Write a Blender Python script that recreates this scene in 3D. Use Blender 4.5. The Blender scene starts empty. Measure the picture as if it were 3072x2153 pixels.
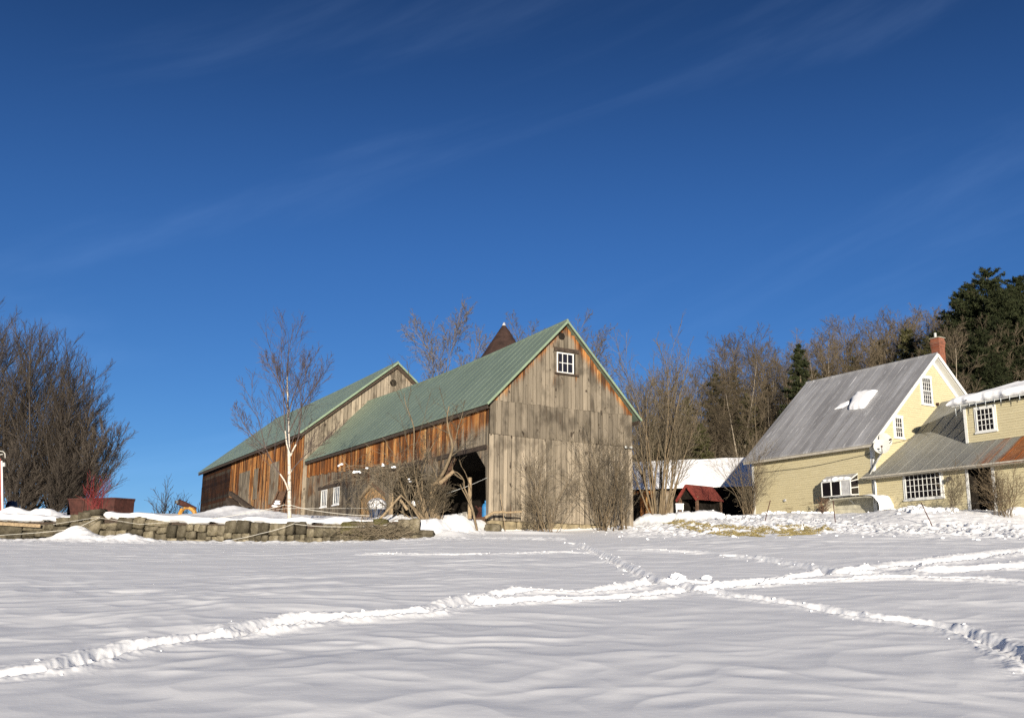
import bpy, math, random, numpy as np
from mathutils import Vector, Matrix, Quaternion
random.seed(7)
sc = bpy.context.scene
COL = sc.collection
V = Vector
R = math.radians
# ------------------------------------------------------------------ camera model (photo pixels 3072 x 2153)
FPX = 2990.0; PITCH = R(12.83); ROLL = R(0.54)
FW = V((0, math.cos(PITCH), math.sin(PITCH))); UP = V((0, -math.sin(PITCH), math.cos(PITCH))); RT = V((1, 0, 0))
def ray(x, y):
    a = x - 1536; b = y - 1076.5
    X = a * math.cos(ROLL) + b * math.sin(ROLL); Y = -a * math.sin(ROLL) + b * math.cos(ROLL)
    d = FW * FPX + RT * X - UP * Y
    return d / d.y
def at(x, y, D): return ray(x, y) * D
# ------------------------------------------------------------------ terrain
def ss(a, b, x):
    t = np.clip((x - a) / (b - a), 0, 1); return t * t * (3 - 2 * t)
YB = R(-29.6)
U = V((math.sin(YB), math.cos(YB), 0)); G = V((math.cos(YB), -math.sin(YB), 0))
B0 = at(1463, 1559, 42.0)
H0 = at(2630, 1535, 44.0) * (48 / 44.0)
MOUNDS = [  # x, y, sx, sy, h
    (-14.4, 52, 1.5, 1.3, .52), (-12.6, 50, 1.6, 1.2, .36), (-10.6, 47, 1.6, 1.2, .16), (-19.5, 39.4, .55, .55, .36), (-18.2, 39.3, .7, .5, .34),
    (-16.0, 39.2, .5, .5, .25), (-14.2, 39.1, 1.2, .5, .12), (-2.2, 40.6, 1.0, .7, .22), (-4.6, 40, .9, .6, .2),
    (6.4, 47.2, .75, .6, .42), (7.7, 47.2, .8, .6, .42), (8.9, 47.4, .7, .55, .36), (9.6, 47.8, .6, .5, .25),
    (15.2, 45.8, 1.2, .4, .1), (20.5, 40.5, .5, .4, .25), (21.6, 40.0, .5, .35, .18), (-16.1, 37.5, .75, .55, .52), (-15.6, 36.9, .5, .4, .2), (-13.9, 36.6, .8, .6, .26), (-15.2, 36.4, .7, .6, .16), 
    (-19.5, 36.7, 1.5, .6, .08), (-2.3, 38.5, .7, .7, .2), (0.6, 40.6, 1.5, .5, .12)]
def base_h(x, y):
    x = np.asarray(x, float); y = np.asarray(y, float)
    sl = .09 + .013 * ss(2, 12, x) - .0068 * ss(1, 8, -x)
    yc = np.clip(y, -30, 50)
    z = -1.6 + sl * yc + .05 * np.clip(y - 50, 0, 32)
    # terrace held by the stone wall on the left
    T = 2.38 + .073 * (np.clip(y, 0, 68) - 38) - .05 * np.clip(y - 70, 0, 60)
    wy = np.where(x < -3.2, 38.05, 38.05 + (x + 3.2) * 1.75)
    wy = np.where(x > -.95, 42.2 + (x + .95) * .566, wy)
    g = (x - B0.x) * G.x + (y - B0.y) * G.y
    wd = np.where(x < -3.2, .22, .8)
    m = ss(0, 1, (y - wy) / (2 * wd) + .5) * (1 - ss(7.0, 7.4, g))
    far = ss(52, 75, y) * ss(6.5, 9, g)
    z = z * (1 - m) + T * m
    # yard in front of the house
    z = z + .52 * ss(36.5, 41, y) * (1 - ss(43.5, 47, y)) * ss(13, 17, x) + .12 * ss(44, 47, y) * (1 - ss(50, 53, y)) * ss(11, 14, x)
    for mx, my, sx, sy, h in MOUNDS:
        z = z + h * np.exp(-((x - mx) / sx) ** 2 - ((y - my) / sy) ** 2)
    z = z - .02 * np.clip(y - 85, 0, 400) * (1 - ss(-5, 10, x))
    return z
_rng = np.random.RandomState(3)
_perm = _rng.permutation(512); _perm = np.concatenate([_perm, _perm, _perm])
_gr = _rng.uniform(0, 2 * np.pi, 512); _gx = np.cos(_gr); _gy = np.sin(_gr)
def pnoise(x, y):
    xi = np.floor(x).astype(int); yi = np.floor(y).astype(int); xf = x - xi; yf = y - yi
    u = xf * xf * xf * (xf * (xf * 6 - 15) + 10); v = yf * yf * yf * (yf * (yf * 6 - 15) + 10)
    def gd(ix, iy, dx, dy):
        h = _perm[(_perm[ix & 511] + iy) & 511]; return _gx[h] * dx + _gy[h] * dy
    a = gd(xi, yi, xf, yf); b = gd(xi + 1, yi, xf - 1, yf); c = gd(xi, yi + 1, xf, yf - 1); d = gd(xi + 1, yi + 1, xf - 1, yf - 1)
    return (a * (1 - u) + b * u) * (1 - v) + (c * (1 - u) + d * u) * v
def fbm(x, y, o=3):
    s = 0; a = 1
    for i in range(o):
        s = s + a * pnoise(x * 2 ** i + 17.3 * i, y * 2 ** i - 9.1 * i); a *= .5
    return s
def gz(x, y): return float(base_h(x, y))
def ground(px, py, far=70):
    d = ray(px, py); D = 4.0
    while D < far:
        p = d * D
        if p.z < gz(p.x, p.y): break
        D += .1
    return d * D
# ------------------------------------------------------------------ nodes
class M:
    def __init__(s, name, rough=.8, spec=.3, metal=0):
        s.m = bpy.data.materials.new(name); s.m.use_nodes = True; s.t = s.m.node_tree; s.b = s.t.nodes['Principled BSDF']
        s.b.inputs['Roughness'].default_value = rough; s.b.inputs['Specular IOR Level'].default_value = spec; s.b.inputs['Metallic'].default_value = metal
    def n(s, ty, **k):
        o = s.t.nodes.new('ShaderNode' + ty)
        for a, b in k.items(): setattr(o, a, b)
        return o
    def l(s, a, b): s.t.links.new(a, b)
    def put(s, sock, v):
        if hasattr(v, 'is_linked'): s.l(v, sock)
        elif isinstance(v, (tuple, list)) and len(v) == 3 and sock.type == 'RGBA': sock.default_value = (*v, 1)
        else: sock.default_value = v
    def coord(s, scale=(1, 1, 1), which='Object'):
        c = s.n('TexCoord'); mp = s.n('Mapping'); s.l(c.outputs[which], mp.inputs[0]); mp.inputs['Scale'].default_value = scale
        return mp.outputs[0]
    def noise(s, scale=5, vec=(1, 1, 1), detail=4, rough=.6, dist=0, which='Object'):
        o = s.n('TexNoise'); s.l(s.coord(vec, which), o.inputs['Vector']); o.inputs['Scale'].default_value = scale
        o.inputs['Detail'].default_value = detail; o.inputs['Roughness'].default_value = rough; o.inputs['Distortion'].default_value = dist
        return o.outputs[0]
    def ramp(s, f, stops):
        o = s.n('ValToRGB'); s.l(f, o.inputs[0]); e = o.color_ramp.elements
        while len(e) < len(stops): e.new(.5)
        for i, (p, c) in enumerate(stops): e[i].position = p; e[i].color = (*c, 1) if len(c) == 3 else c
        return o.outputs[0]
    def mix(s, f, a, b, mode='MIX'):
        o = s.n('Mix', data_type='RGBA', blend_type=mode); s.put(o.inputs[0], f); s.put(o.inputs[6], a); s.put(o.inputs[7], b); return o.outputs[2]
    def math(s, op, a, b=0, clamp=False):
        o = s.n('Math', operation=op, use_clamp=clamp); s.put(o.inputs[0], a); s.put(o.inputs[1], b); return o.outputs[0]
    def map(s, f, a, b, c=0, d=1):
        o = s.n('MapRange', interpolation_type='SMOOTHSTEP'); s.put(o.inputs[0], f)
        for i, v in enumerate((a, b, c, d)): o.inputs[i + 1].default_value = v
        return o.outputs[0]
    def attr(s, nm): return s.n('Attribute', attribute_name=nm).outputs['Fac']
    def color(s, c): s.put(s.b.inputs['Base Color'], c)
    def bump(s, h, st=.3, dist=.02):
        o = s.n('Bump'); s.l(h, o.inputs['Height']); o.inputs['Strength'].default_value = st; o.inputs['Distance'].default_value = dist; s.l(o.outputs[0], s.b.inputs['Normal'])
def flat(name, c, rough=.7, var=.25, scale=6, spec=.3, metal=0, bump=.15):
    m = M(name, rough, spec, metal); n = m.noise(scale, detail=5)
    m.color(m.ramp(n, [(.3, tuple(x * (1 - var) for x in c)), (.7, tuple(min(1, x * (1 + var)) for x in c))]))
    if bump: m.bump(n, bump, .01)
    return m.m
def wood(name, grey, fresh, tonek=1.0):
    m = M(name, .85, .15)
    st = m.noise(1, (14, 14, .55), 6, .7, .4); st2 = m.noise(1, (45, 45, .9), 4, .6); bl = m.noise(1.6, (1, 1, .5), 3, .6); kn = m.noise(2.4, (2.2, 2.2, 1), 2, .5)
    g = m.ramp(m.math('ADD', st, m.math('MULTIPLY', m.math('SUBTRACT', m.attr('rnd'), .5), .13)), [(.26, tuple(x * .30 for x in grey)), (.46, grey), (.60, tuple(x * 1.1 for x in grey)), (.74, tuple(x * 1.6 for x in grey))])
    f = m.ramp(m.math('ADD', st, m.math('MULTIPLY', m.math('SUBTRACT', m.attr('rnd'), .5), .30)), [(.24, (.05, .016, .008)), (.40, tuple(x * .50 for x in fresh)), (.54, fresh), (.66, (.58, .30, .10)), (.80, (.80, .55, .26))])
    pr = m.math('ADD', m.attr('prot'), m.math('MULTIPLY', m.math('SUBTRACT', bl, .5), 1.5))
    pr = m.math('ADD', pr, m.math('MULTIPLY', m.math('SUBTRACT', st2, .5), 1.5))
    c = m.mix(m.map(pr, .28, .72), g, f)
    c = m.mix(m.map(bl, .47, .66, 0, .80), c, m.mix(.75, c, (.05, .042, .032)))      # dark weather stains
    c = m.mix(m.map(kn, .66, .73, 0, .85), c, (.035, .025, .018))                   # knots
    c = m.mix(m.map(st2, .58, .70, 0, .45), c, (.04, .032, .025))
    c = m.mix(1, c, m.math('MULTIPLY', m.attr('tone'), m.math('ADD', .80, m.math('MULTIPLY', m.attr('rnd'), .36))), 'MULTIPLY')
    m.color(c); m.bump(st2, .5, .006)
    return m.m
MAT = {}
MAT['wood'] = wood('weathered_boards', (.29, .243, .18), (.42, .150, .040))
MAT['darkwood'] = flat('dark_timber', (.050, .036, .026), .9, .5, 9)
MAT['browntimber'] = flat('brown_timber', (.13, .075, .045), .85, .45, 7)
MAT['polewood'] = flat('pale_pole_wood', (.27, .20, .12), .85, .4, 14)
MAT['cutwood'] = flat('cut_limb_wood', (.24, .175, .105), .85, .4, 14)
MAT['plywood'] = flat('old_plywood', (.36, .22, .10), .8, .3, 3)
MAT['interior'] = flat('unlit_interior', (.018, .015, .012), .95, .4, 3, .05)  # near-black: the shade inside openings and recesses is put into this colour
MAT['white'] = flat('white_paint', (.64, .64, .61), .5, .06, 8)
MAT['glass'] = flat('dark_glass', (.012, .010, .012), .06, .2, 1, .6, bump=0)
MAT['silver'] = flat('dull_aluminium', (.42, .42, .42), .4, .2, 5)
MAT['eave'] = flat('weathered_eave_paint', (.40, .37, .31), .7, .2, 4)
MAT['galv'] = flat('grey_metal', (.45, .45, .42), .55, .1, 4)
MAT['rust'] = flat('rusty_steel', (.052, .018, .013), .8, .45, 5)
MAT['rustcone'] = flat('rusty_cone', (.040, .022, .017), .8, .45, 2.5)
MAT['redroof'] = flat('red_sheet_roof', (.17, .042, .030), .6, .2, 3)
MAT['redpaint'] = flat('red_panel', (.22, .045, .035), .6, .25, 3)
MAT['yellow'] = flat('yellow_machine_paint', (.36, .18, .03), .55, .4, 6)
MAT['blue'] = flat('blue_plastic', (.03, .16, .36), .4, .15, 4)
MAT['navy'] = flat('navy_barrel', (.025, .04, .08), .45, .2, 4)
MAT['tape'] = flat('white_tape', (.52, .50, .44), .6, .1, 10)
MAT['wire'] = flat('dark_wire', (.05, .05, .05), .5, .1, 10)
MAT['concrete'] = flat('stained_concrete', (.40, .38, .30), .9, .25, 3)
MAT['moss'] = flat('moss', (.065, .06, .020), .95, .5, 12)
MAT['foundation'] = flat('foundation_stone', (.22, .18, .11), .9, .4, 3)
def snowmat():
    m = M('snow', .75, .25)
    n = m.noise(2.2, detail=6, rough=.62); f = m.noise(60, detail=3, rough=.7); sp = m.noise(260, detail=1)
    m.color(m.ramp(n, [(.3, (.845, .85, .86)), (.7, (.90, .90, .895))]))
    h = m.math('ADD', m.math('MULTIPLY', n, 1.0), m.math('MULTIPLY', f, .04)); g_ = m.noise(14, detail=4, rough=.7); h = m.math('ADD', h, m.math('MULTIPLY', g_, .12))
    m.bump(h, .22, .03); m.b.inputs['Roughness'].default_value = .8; m.b.inputs['Specular IOR Level'].default_value = .08
    return m.m
MAT['snow'] = snowmat()
def stonemat():
    m = M('field_stone', .92, .2)
    n = m.noise(2.4, detail=7, rough=.65); n2 = m.noise(11, detail=5, rough=.7)
    c = m.ramp(n, [(.30, (.040, .033, .022)), (.46, (.095, .080, .052)), (.58, (.165, .142, .098)), (.75, (.24, .21, .155))])
    c = m.mix(m.map(n2, .52, .68, 0, .7), c, (.075, .068, .030))
    c = m.mix(1, c, m.math('ADD', .38, m.math('MULTIPLY', m.attr('rnd'), 1.1)), 'MULTIPLY')
    m.color(c); m.bump(n2, .8, .03); return m.m
MAT['stone'] = stonemat()
def roofmat(name, a, b, streak, rust=None, vec=(1, 1, 1)):
    m = M(name, .45, .4, .1)
    st = m.noise(1, vec, 5, .6); bl = m.noise(.5, detail=4)
    c = m.ramp(st, [(.3, a), (.7, b)])
    c = m.mix(m.map(bl, .35, .7, 0, .5), c, tuple(x * .8 for x in a))
    if streak: c = m.mix(m.map(m.noise(1, tuple(x * 2.5 for x in vec), 3, .7), .60, .70, 0, streak), c, tuple(min(1, x * 1.7) for x in b))
    if rust:
        sp = m.n('SeparateXYZ'); m.l(m.coord(), sp.inputs[0])
        bands = m.noise(1, (0.15, 1.5, .15), 2, .5)
        k = m.math('MULTIPLY', m.map(sp.outputs[1], -5.3, -6.0), m.map(bands, .44, .56))
        c = m.mix(k, c, m.ramp(m.noise(3, detail=5), [(.3, (.17, .055, .02)), (.7, (.34, .12, .035))]))
    m.color(c); m.bump(st, .15, .01); return m.m
MAT['greenroof'] = roofmat('green_metal_roof', (.170, .222, .165), (.215, .268, .198), .30, vec=(.35, 3.2, .35))
MAT['greentrim'] = flat('green_trim', (.19, .25, .17), .5, .12, 4)
MAT['greyroof'] = roofmat('grey_metal_roof', (.235, .23, .23), (.46, .46, .465), .5, vec=(.22, 2.1, .22))
MAT['ellroof'] = roofmat('porch_metal_roof', (.20, .20, .185), (.27, .27, .245), .15, True, vec=(.3, 2, .3))
def clap():
    m = M('yellow_clapboard', .6, .3)
    n = m.noise(1, (1.5, 1.5, 14), 5, .65); big = m.noise(.6, detail=3)
    c = m.ramp(n, [(.3, (.445, .39, .240)), (.7, (.525, .468, .30))])
    c = m.mix(m.map(big, .5, .75, 0, .35), c, (.50, .45, .30))
    sp = m.n('SeparateXYZ'); m.l(m.coord(), sp.inputs[0])
    pz = m.math('MULTIPLY', m.map(sp.outputs[2], 1.5, .3), m.map(m.noise(1, (.8, .8, 9), 4, .7), .58, .66))
    c = m.mix(m.math('MULTIPLY', pz, .8), c, (.13, .09, .05))                       # peeling boards low on the wall
    m.color(c); m.bump(n, .2, .01); return m.m
MAT['clap'] = clap()
def brick():
    m = M('chimney_brick', .9, .2); b = m.n('TexBrick'); m.l(m.coord(), b.inputs[0])
    mp = b.inputs[0].links[0].from_node; mp.inputs['Rotation'].default_value = (R(90), 0, R(45))
    b.inputs['Scale'].default_value = 4.5; b.inputs['Color1'].default_value = (.27, .085, .04, 1); b.inputs['Color2'].default_value = (.19, .055, .03, 1); b.inputs['Mortar'].default_value = (.2, .15, .12, 1)
    m.color(m.mix(m.map(m.noise(3), .45, .7, 0, .6), b.outputs[0], (.08, .045, .03))); return m.m
MAT['brick'] = brick()
def bark(name, a, b, scale=9):
    m = M(name, .9, .15); n = m.noise(scale, (1, 1, .3), 5, .65); oi = m.n('ObjectInfo')
    c = m.ramp(n, [(.3, a), (.7, b)])
    m.color(m.mix(1, c, m.math('ADD', .75, m.math('MULTIPLY', oi.outputs['Random'], .5)), 'MULTIPLY')); m.bump(n, .6, .02); return m.m
MAT['bark'] = bark('grey_brown_bark', (.10, .075, .048), (.25, .195, .125))
MAT['twig'] = bark('brown_twigs', (.080, .064, .043), (.165, .135, .092))
MAT['forest'] = bark('forest_twigs', (.064, .050, .034), (.138, .110, .072))
MAT['palebark'] = bark('pale_forest_bark', (.20, .165, .12), (.36, .31, .24))
MAT['maple'] = bark('maple_clump_bark', (.048, .039, .032), (.102, .084, .066))
MAT['applebark'] = bark('shrub_bark', (.085, .064, .040), (.23, .175, .11))
MAT['birchtwig'] = bark('birch_twigs', (.050, .037, .032), (.115, .088, .078))
MAT['dogwood'] = bark('red_twigs', (.14, .020, .024), (.26, .045, .042))
def birch():
    m = M('birch_bark', .6, .3); n = m.noise(1, (4, 4, 16), 4, .6); z = m.noise(2.0, (1, 1, 2))
    c = m.ramp(n, [(.34, (.06, .05, .04)), (.42, (.46, .40, .32)), (.7, (.68, .62, .53))])
    m.color(c); return m.m
MAT['birch'] = birch()
MAT['needles'] = bark('pine_needles', (.013, .019, .008), (.042, .048, .020), 2)
MAT['needles2'] = bark('hemlock_needles', (.030, .032, .014), (.085, .080, .034), 2)
MAT['hay'] = flat('dry_grass', (.23, .185, .075), .95, .55, 4)
MAT['hillbrown'] = flat('hill_brown', (.060, .045, .030), .95, .5, .6)  # dark brown, keeps white from showing between the trunks
# ------------------------------------------------------------------ mesh builder
class MB:
    def __init__(s): s.v = []; s.f = []; s.rnd = []; s.prot = []; s.tone = []
    def add(s, vs, fs, rnd=.5, prot=0., tone=1.):
        k = len(s.v); s.v += [tuple(p) for p in vs]; s.f += [tuple(i + k for i in f) for f in fs]; n = len(vs)
        s.rnd += [rnd] * n; s.prot += list(prot) if isinstance(prot, (list, tuple)) else [prot] * n; s.tone += [tone] * n
        return s
    def box(s, a, b, **k):
        x0, y0, z0 = a; x1, y1, z1 = b
        vs = [(x0, y0, z0), (x1, y0, z0), (x1, y1, z0), (x0, y1, z0), (x0, y0, z1), (x1, y0, z1), (x1, y1, z1), (x0, y1, z1)]
        return s.add(vs, [(0, 3, 2, 1), (4, 5, 6, 7), (0, 1, 5, 4), (1, 2, 6, 5), (2, 3, 7, 6), (3, 0, 4, 7)], **k)
    def beam(s, p, q, w, h, up=V((0, 0, 1)), **k):
        p = V(p); q = V(q); d = (q - p).normalized(); x = d.cross(up)
        if x.length < 1e-4: x = d.cross(V((1, 0, 0)))
        x.normalize(); y = x.cross(d); x = x * w / 2; y = y * h / 2
        vs = [p - x - y, p + x - y, p + x + y, p - x + y, q - x - y, q + x - y, q + x + y, q - x + y]
        return s.add(vs, [(0, 3, 2, 1), (4, 5, 6, 7), (0, 1, 5, 4), (1, 2, 6, 5), (2, 3, 7, 6), (3, 0, 4, 7)], **k)
    def tube(s, pts, rad, n=5, cap=True, **k):
        pts = [V(p) for p in pts]; m = len(pts)
        if not isinstance(rad, (list, tuple)): rad = [rad] * m
        vs = []; x = None
        for i, p in enumerate(pts):
            d = (pts[min(i + 1, m - 1)] - pts[max(i - 1, 0)])
            if d.length < 1e-9: d = V((0, 0, 1))
            d.normalize()
            if x is None: x = d.orthogonal().normalized()
            else:
                x = x - d * x.dot(d)
                x = x.normalized() if x.length > 1e-5 else d.orthogonal().normalized()
            y = d.cross(x); r = rad[i]
            for j in range(n):
                a = 2 * math.pi * j / n; vs.append(p + x * (r * math.cos(a)) + y * (r * math.sin(a)))
        fs = []
        for i in range(m - 1):
            for j in range(n):
                a = i * n + j; b = i * n + (j + 1) % n; fs.append((a, b, b + n, a + n))
        if cap: fs.append(tuple(range((m - 1) * n, m * n))); fs.append(tuple(reversed(range(n))))
        return s.add(vs, fs, **k)
    def lathe(s, c, prof, n=24, **k):
        vs = []; fs = []; m = len(prof)
        for r, z in prof:
            for j in range(n):
                a = 2 * math.pi * j / n; vs.append((c[0] + r * math.cos(a), c[1] + r * math.sin(a), c[2] + z))
        for i in range(m - 1):
            for j in range(n):
                a = i * n + j; b = i * n + (j + 1) % n; fs.append((a, b, b + n, a + n))
        fs.append(tuple(reversed(range(n)))); fs.append(tuple(range((m - 1) * n, m * n)))
        return s.add(vs, fs, **k)
    def poly(s, pts, n, th, **k):   # flat polygon thickened along n
        n = V(n); a = [V(p) for p in pts]; b = [p + n * th for p in a]; m = len(a)
        return s.add(a + b, [tuple(reversed(range(m))), tuple(range(m, 2 * m))] + [(i, (i + 1) % m, (i + 1) % m + m, i + m) for i in range(m)], **k)
    def grid(s, fn, nu, nv, **k):
        vs = [fn(i / nu, j / nv) for j in range(nv + 1) for i in range(nu + 1)]
        fs = [(j * (nu + 1) + i, j * (nu + 1) + i + 1, (j + 1) * (nu + 1) + i + 1, (j + 1) * (nu + 1) + i) for j in range(nv) for i in range(nu)]
        return s.add(vs, fs, **k)
    def build(s, name, mat, parent=None, smooth=False, loc=None):
        me = bpy.data.meshes.new(name); me.from_pydata(s.v, [], s.f)
        for nm, d in (('rnd', s.rnd), ('prot', s.prot), ('tone', s.tone)):
            if mat in (MAT['wood'], MAT['stone']):
                a = me.attributes.new(nm, 'FLOAT', 'POINT'); a.data.foreach_set('value', d)
        me.materials.append(mat)
        if smooth: me.polygons.foreach_set('use_smooth', [True] * len(me.polygons))
        me.update()
        o = bpy.data.objects.new(name, me); COL.objects.link(o)
        if parent: o.parent = parent
        if loc is not None: o.location = loc
        return o
def tag(o, label=None, cat=None, group=None, kind=None):
    if label: o['label'] = label
    if cat: o['category'] = cat
    if group: o['group'] = group
    if kind: o['kind'] = kind
    return o
def empty(name, loc, rz=0, **k):
    o = bpy.data.objects.new(name, None); COL.objects.link(o); o.location = loc; o.rotation_euler = (0, 0, rz); o.empty_display_size = .3
    return tag(o, **k)
def copy_tree(o, parent=None):
    c = o.copy(); COL.objects.link(c)
    if parent: c.parent = parent
    for ch in list(o.children): copy_tree(ch, c)
    return c
RZ = -YB    # buildings' local X = gable direction, local Y = away
# lumpy rounded box (stones, snow lumps)
def lump(mb, c, sx, sy, sz, rng, n=4, e=.55, rough=.10, rz=0, **k):
    vs = []; idx = {}; fs = []
    def vid(p):
        key = tuple(round(q, 4) for q in p)
        if key not in idx:
            idx[key] = len(vs); q = V(p); m = max(abs(q.x), abs(q.y), abs(q.z)); sph = q.normalized()
            w = q.lerp(sph * 1.12, e); w = V((w.x * sx, w.y * sy, w.z * sz))
            w *= 1 + rough * rng.uniform(-1, 1)
            w.rotate(Quaternion((0, 0, 1), rz)); vs.append(w + V(c))
        return idx[key]
    for ax in range(3):
        for sg in (-1, 1):
            for i in range(n):
                for j in range(n):
                    qd = []
                    for di, dj in ((0, 0), (1, 0), (1, 1), (0, 1)):
                        p = [0, 0, 0]; p[ax] = sg; p[(ax + 1) % 3] = -1 + 2 * (i + di) / n; p[(ax + 2) % 3] = -1 + 2 * (j + dj) / n; qd.append(vid(p))
                    fs.append(tuple(qd) if sg > 0 else tuple(reversed(qd)))
    mb.add(vs, fs, **k)
def boards(mb, O, S, Nn, L, top, bot, width, rng, prot=lambda s, z: 0., hole=None, thick=.025, gap=.028, tone=1., off=0., dz=.35, jag=0.):
    O = V(O); S = V(S); Nn = V(Nn); s0 = 0.
    while s0 < L - .02:
        w = width * rng.uniform(.72, 1.3); s1 = min(L, s0 + w)
        if L - s1 < .07: s1 = L
        a = s0 + gap / 2; b = s1 - gap / 2; j = rng.uniform(-jag, jag)
        def iv(s):
            segs = [(bot(s) + j, top(s))]
            for h0, h1 in (hole(s) if hole else []):
                ns = []
                for z0, z1 in segs:
                    if h1 <= z0 or h0 >= z1: ns.append((z0, z1)); continue
                    if h0 > z0: ns.append((z0, h0))
                    if h1 < z1: ns.append((h1, z1))
                segs = ns
            return segs
        A = iv(a + .001); B = iv(b - .001)
        if len(A) != len(B): A = B = iv((a + b) / 2)
        rn = rng.random(); o = off + rng.uniform(0, .026); tn = tone * rng.uniform(.86, 1.12)
        for (a0, a1), (b0, b1) in zip(A, B):
            if max(a1 - a0, b1 - b0) < .03: continue
            nz = max(1, int((a1 - a0) / dz)); vs = []; pr = []
            for i in range(nz + 1):
                t = i / nz
                for s, z in ((a, a0 + (a1 - a0) * t), (b, b0 + (b1 - b0) * t)):
                    p = O + S * s + V((0, 0, z)); q = prot(s, z)
                    vs += [p + Nn * (o + thick), p + Nn * off * .5]; pr += [q, q]
            fs = []
            for i in range(nz):
                k = i * 4; fs += [(k, k + 2, k + 6, k + 4), (k, k + 4, k + 5, k + 1), (k + 2, k + 3, k + 7, k + 6)]
            k = nz * 4; fs += [(0, 1, 3, 2), (k, k + 2, k + 3, k + 1)]
            mb.add(vs, fs, rnd=rn, prot=pr, tone=tn)
        s0 = s1
def window(parent, O, S, Nn, w, h, cols, rows, fr=.06, mun=.022, name='window', mid=None, mat='white'):
    O = V(O); S = V(S); Nn = V(Nn); Z = V((0, 0, 1)); f = MB()
    def bar(s0, s1, z0, z1, d0, d1):
        f.add([O + S * s + Z * z + Nn * d for d in (d0, d1) for s, z in ((s0, z0), (s1, z0), (s1, z1), (s0, z1))],
              [(0, 3, 2, 1), (4, 5, 6, 7), (0, 1, 5, 4), (1, 2, 6, 5), (2, 3, 7, 6), (3, 0, 4, 7)])
    bar(0, fr, 0, h, 0, .05); bar(w - fr, w, 0, h, 0, .05); bar(fr, w - fr, 0, fr, 0, .049); bar(fr, w - fr, h - fr, h, 0, .049)
    iw = w - 2 * fr; ih = h - 2 * fr
    for i in range(1, cols): bar(fr + iw * i / cols - mun / 2, fr + iw * i / cols + mun / 2, fr, h - fr, .008, .034)
    for i in range(1, rows):
        t = mun * (2.2 if mid and i == mid else 1); bar(fr, w - fr, fr + ih * i / rows - t / 2, fr + ih * i / rows + t / 2, .01, .036 if t == mun else .045)
    o = f.build(name, MAT[mat], parent)
    p = MB(); p.add([O + S * s + Z * z + Nn * .012 for s, z in ((fr, fr), (w - fr, fr), (w - fr, h - fr), (fr, h - fr))], [(0, 1, 2, 3)])
    p.build('pane', MAT['glass'], o); return o
def gable_roof(parent, x0, xp, x1, ze, zp, y0, y1, mat, trim, sag=0., rib=.75, th=.07, ze1=None, trimw=.16, ribr=.011):
    ze1 = ze if ze1 is None else ze1
    def zr(x, y, extra=0):
        k = (x - x0) / (xp - x0) if x <= xp else (x1 - x) / (x1 - xp)
        e = ze if x <= xp else ze1
        return e + (zp - e) * k - sag * k * math.sin(math.pi * min(1, max(0, (y - y0) / (y1 - y0)))) + extra
    r = MB(); ny = 20
    for a, b in ((x0, xp), (xp, x1)):
        r.grid(lambda i, j: (a + (b - a) * i, y0 + (y1 - y0) * j, zr(a + (b - a) * i, y0 + (y1 - y0) * j)), 6, ny)
        r.grid(lambda i, j: (a + (b - a) * (1 - i), y0 + (y1 - y0) * j, zr(a + (b - a) * (1 - i), y0 + (y1 - y0) * j, -th)), 6, ny)
    for x in (x0, x1): r.grid(lambda i, j: (x, y0 + (y1 - y0) * j, zr(x, y0 + (y1 - y0) * j, -th * i)), 1, ny)
    for y in (y0, y1):
        for a, b in ((x0, xp), (xp, x1)): r.grid(lambda i, j: (a + (b - a) * j, y, zr(a + (b - a) * j, y, -th * i)), 1, 6)
    y = y0 + rib
    while y < y1 - .2:
        for a, b in ((x0, xp), (xp, x1)):
            r.tube([(a + (b - a) * t, y, zr(a + (b - a) * t, y, .000)) for t in (0, .33, .66, 1)], ribr, 4, False)
        y += rib
    r.tube([(xp, y0 + (y1 - y0) * t / 10, zr(xp, y0 + (y1 - y0) * t / 10, .0)) for t in range(11)], .06, 6)
    ro = r.build('roof', mat, parent)
    t = MB()
    for y, s in ((y0, -1),):
        for a, b in ((x0, xp), (x1, xp)):
            t.beam((a, y - .02, zr(a, y, -.07)), (b, y - .02, zr(b, y, -.07)), .035, trimw, up=V((0, 0, 1)))
    t.build('rake_trim', trim, ro)
    return ro, zr
# ------------------------------------------------------------------ camera, sky, sun
cam = bpy.data.objects.new('camera', bpy.data.cameras.new('camera')); COL.objects.link(cam); sc.camera = cam
r_ = RT * math.cos(ROLL) + UP * math.sin(ROLL); u_ = UP * math.cos(ROLL) - RT * math.sin(ROLL); b_ = -FW
cam.matrix_world = Matrix((( r_.x, u_.x, b_.x, 0), (r_.y, u_.y, b_.y, 0), (r_.z, u_.z, b_.z, 0), (0, 0, 0, 1)))
cam.data.sensor_width = 36; cam.data.lens = 36 * FPX / 3072; cam.data.clip_start = .05; cam.data.clip_end = 6000
SUN_EL = R(8.6); SUN_AZ = R(179.3)
w = bpy.data.worlds.new("World"); sc.world = w; w.use_nodes = True
nt = w.node_tree; bg = nt.nodes['Background']
sky = nt.nodes.new('ShaderNodeTexSky'); sky.sky_type = 'NISHITA'; sky.sun_disc = False
sky.sun_elevation = SUN_EL; sky.sun_rotation = SUN_AZ; sky.air_density = 1; sky.dust_density = 0.; sky.ozone_density = 6
tc = nt.nodes.new('ShaderNodeTexCoord'); sx = nt.nodes.new('ShaderNodeSeparateXYZ'); nt.links.new(tc.outputs['Generated'], sx.inputs[0])
def wm(op, a, b=None):
    o = nt.nodes.new('ShaderNodeMath'); o.operation = op; o.use_clamp = False
    for i, v in enumerate((a, b)):
        if v is None: continue
        if hasattr(v, 'is_linked'): nt.links.new(v, o.inputs[i])
        else: o.inputs[i].default_value = v
    return o.outputs[0]
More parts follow.
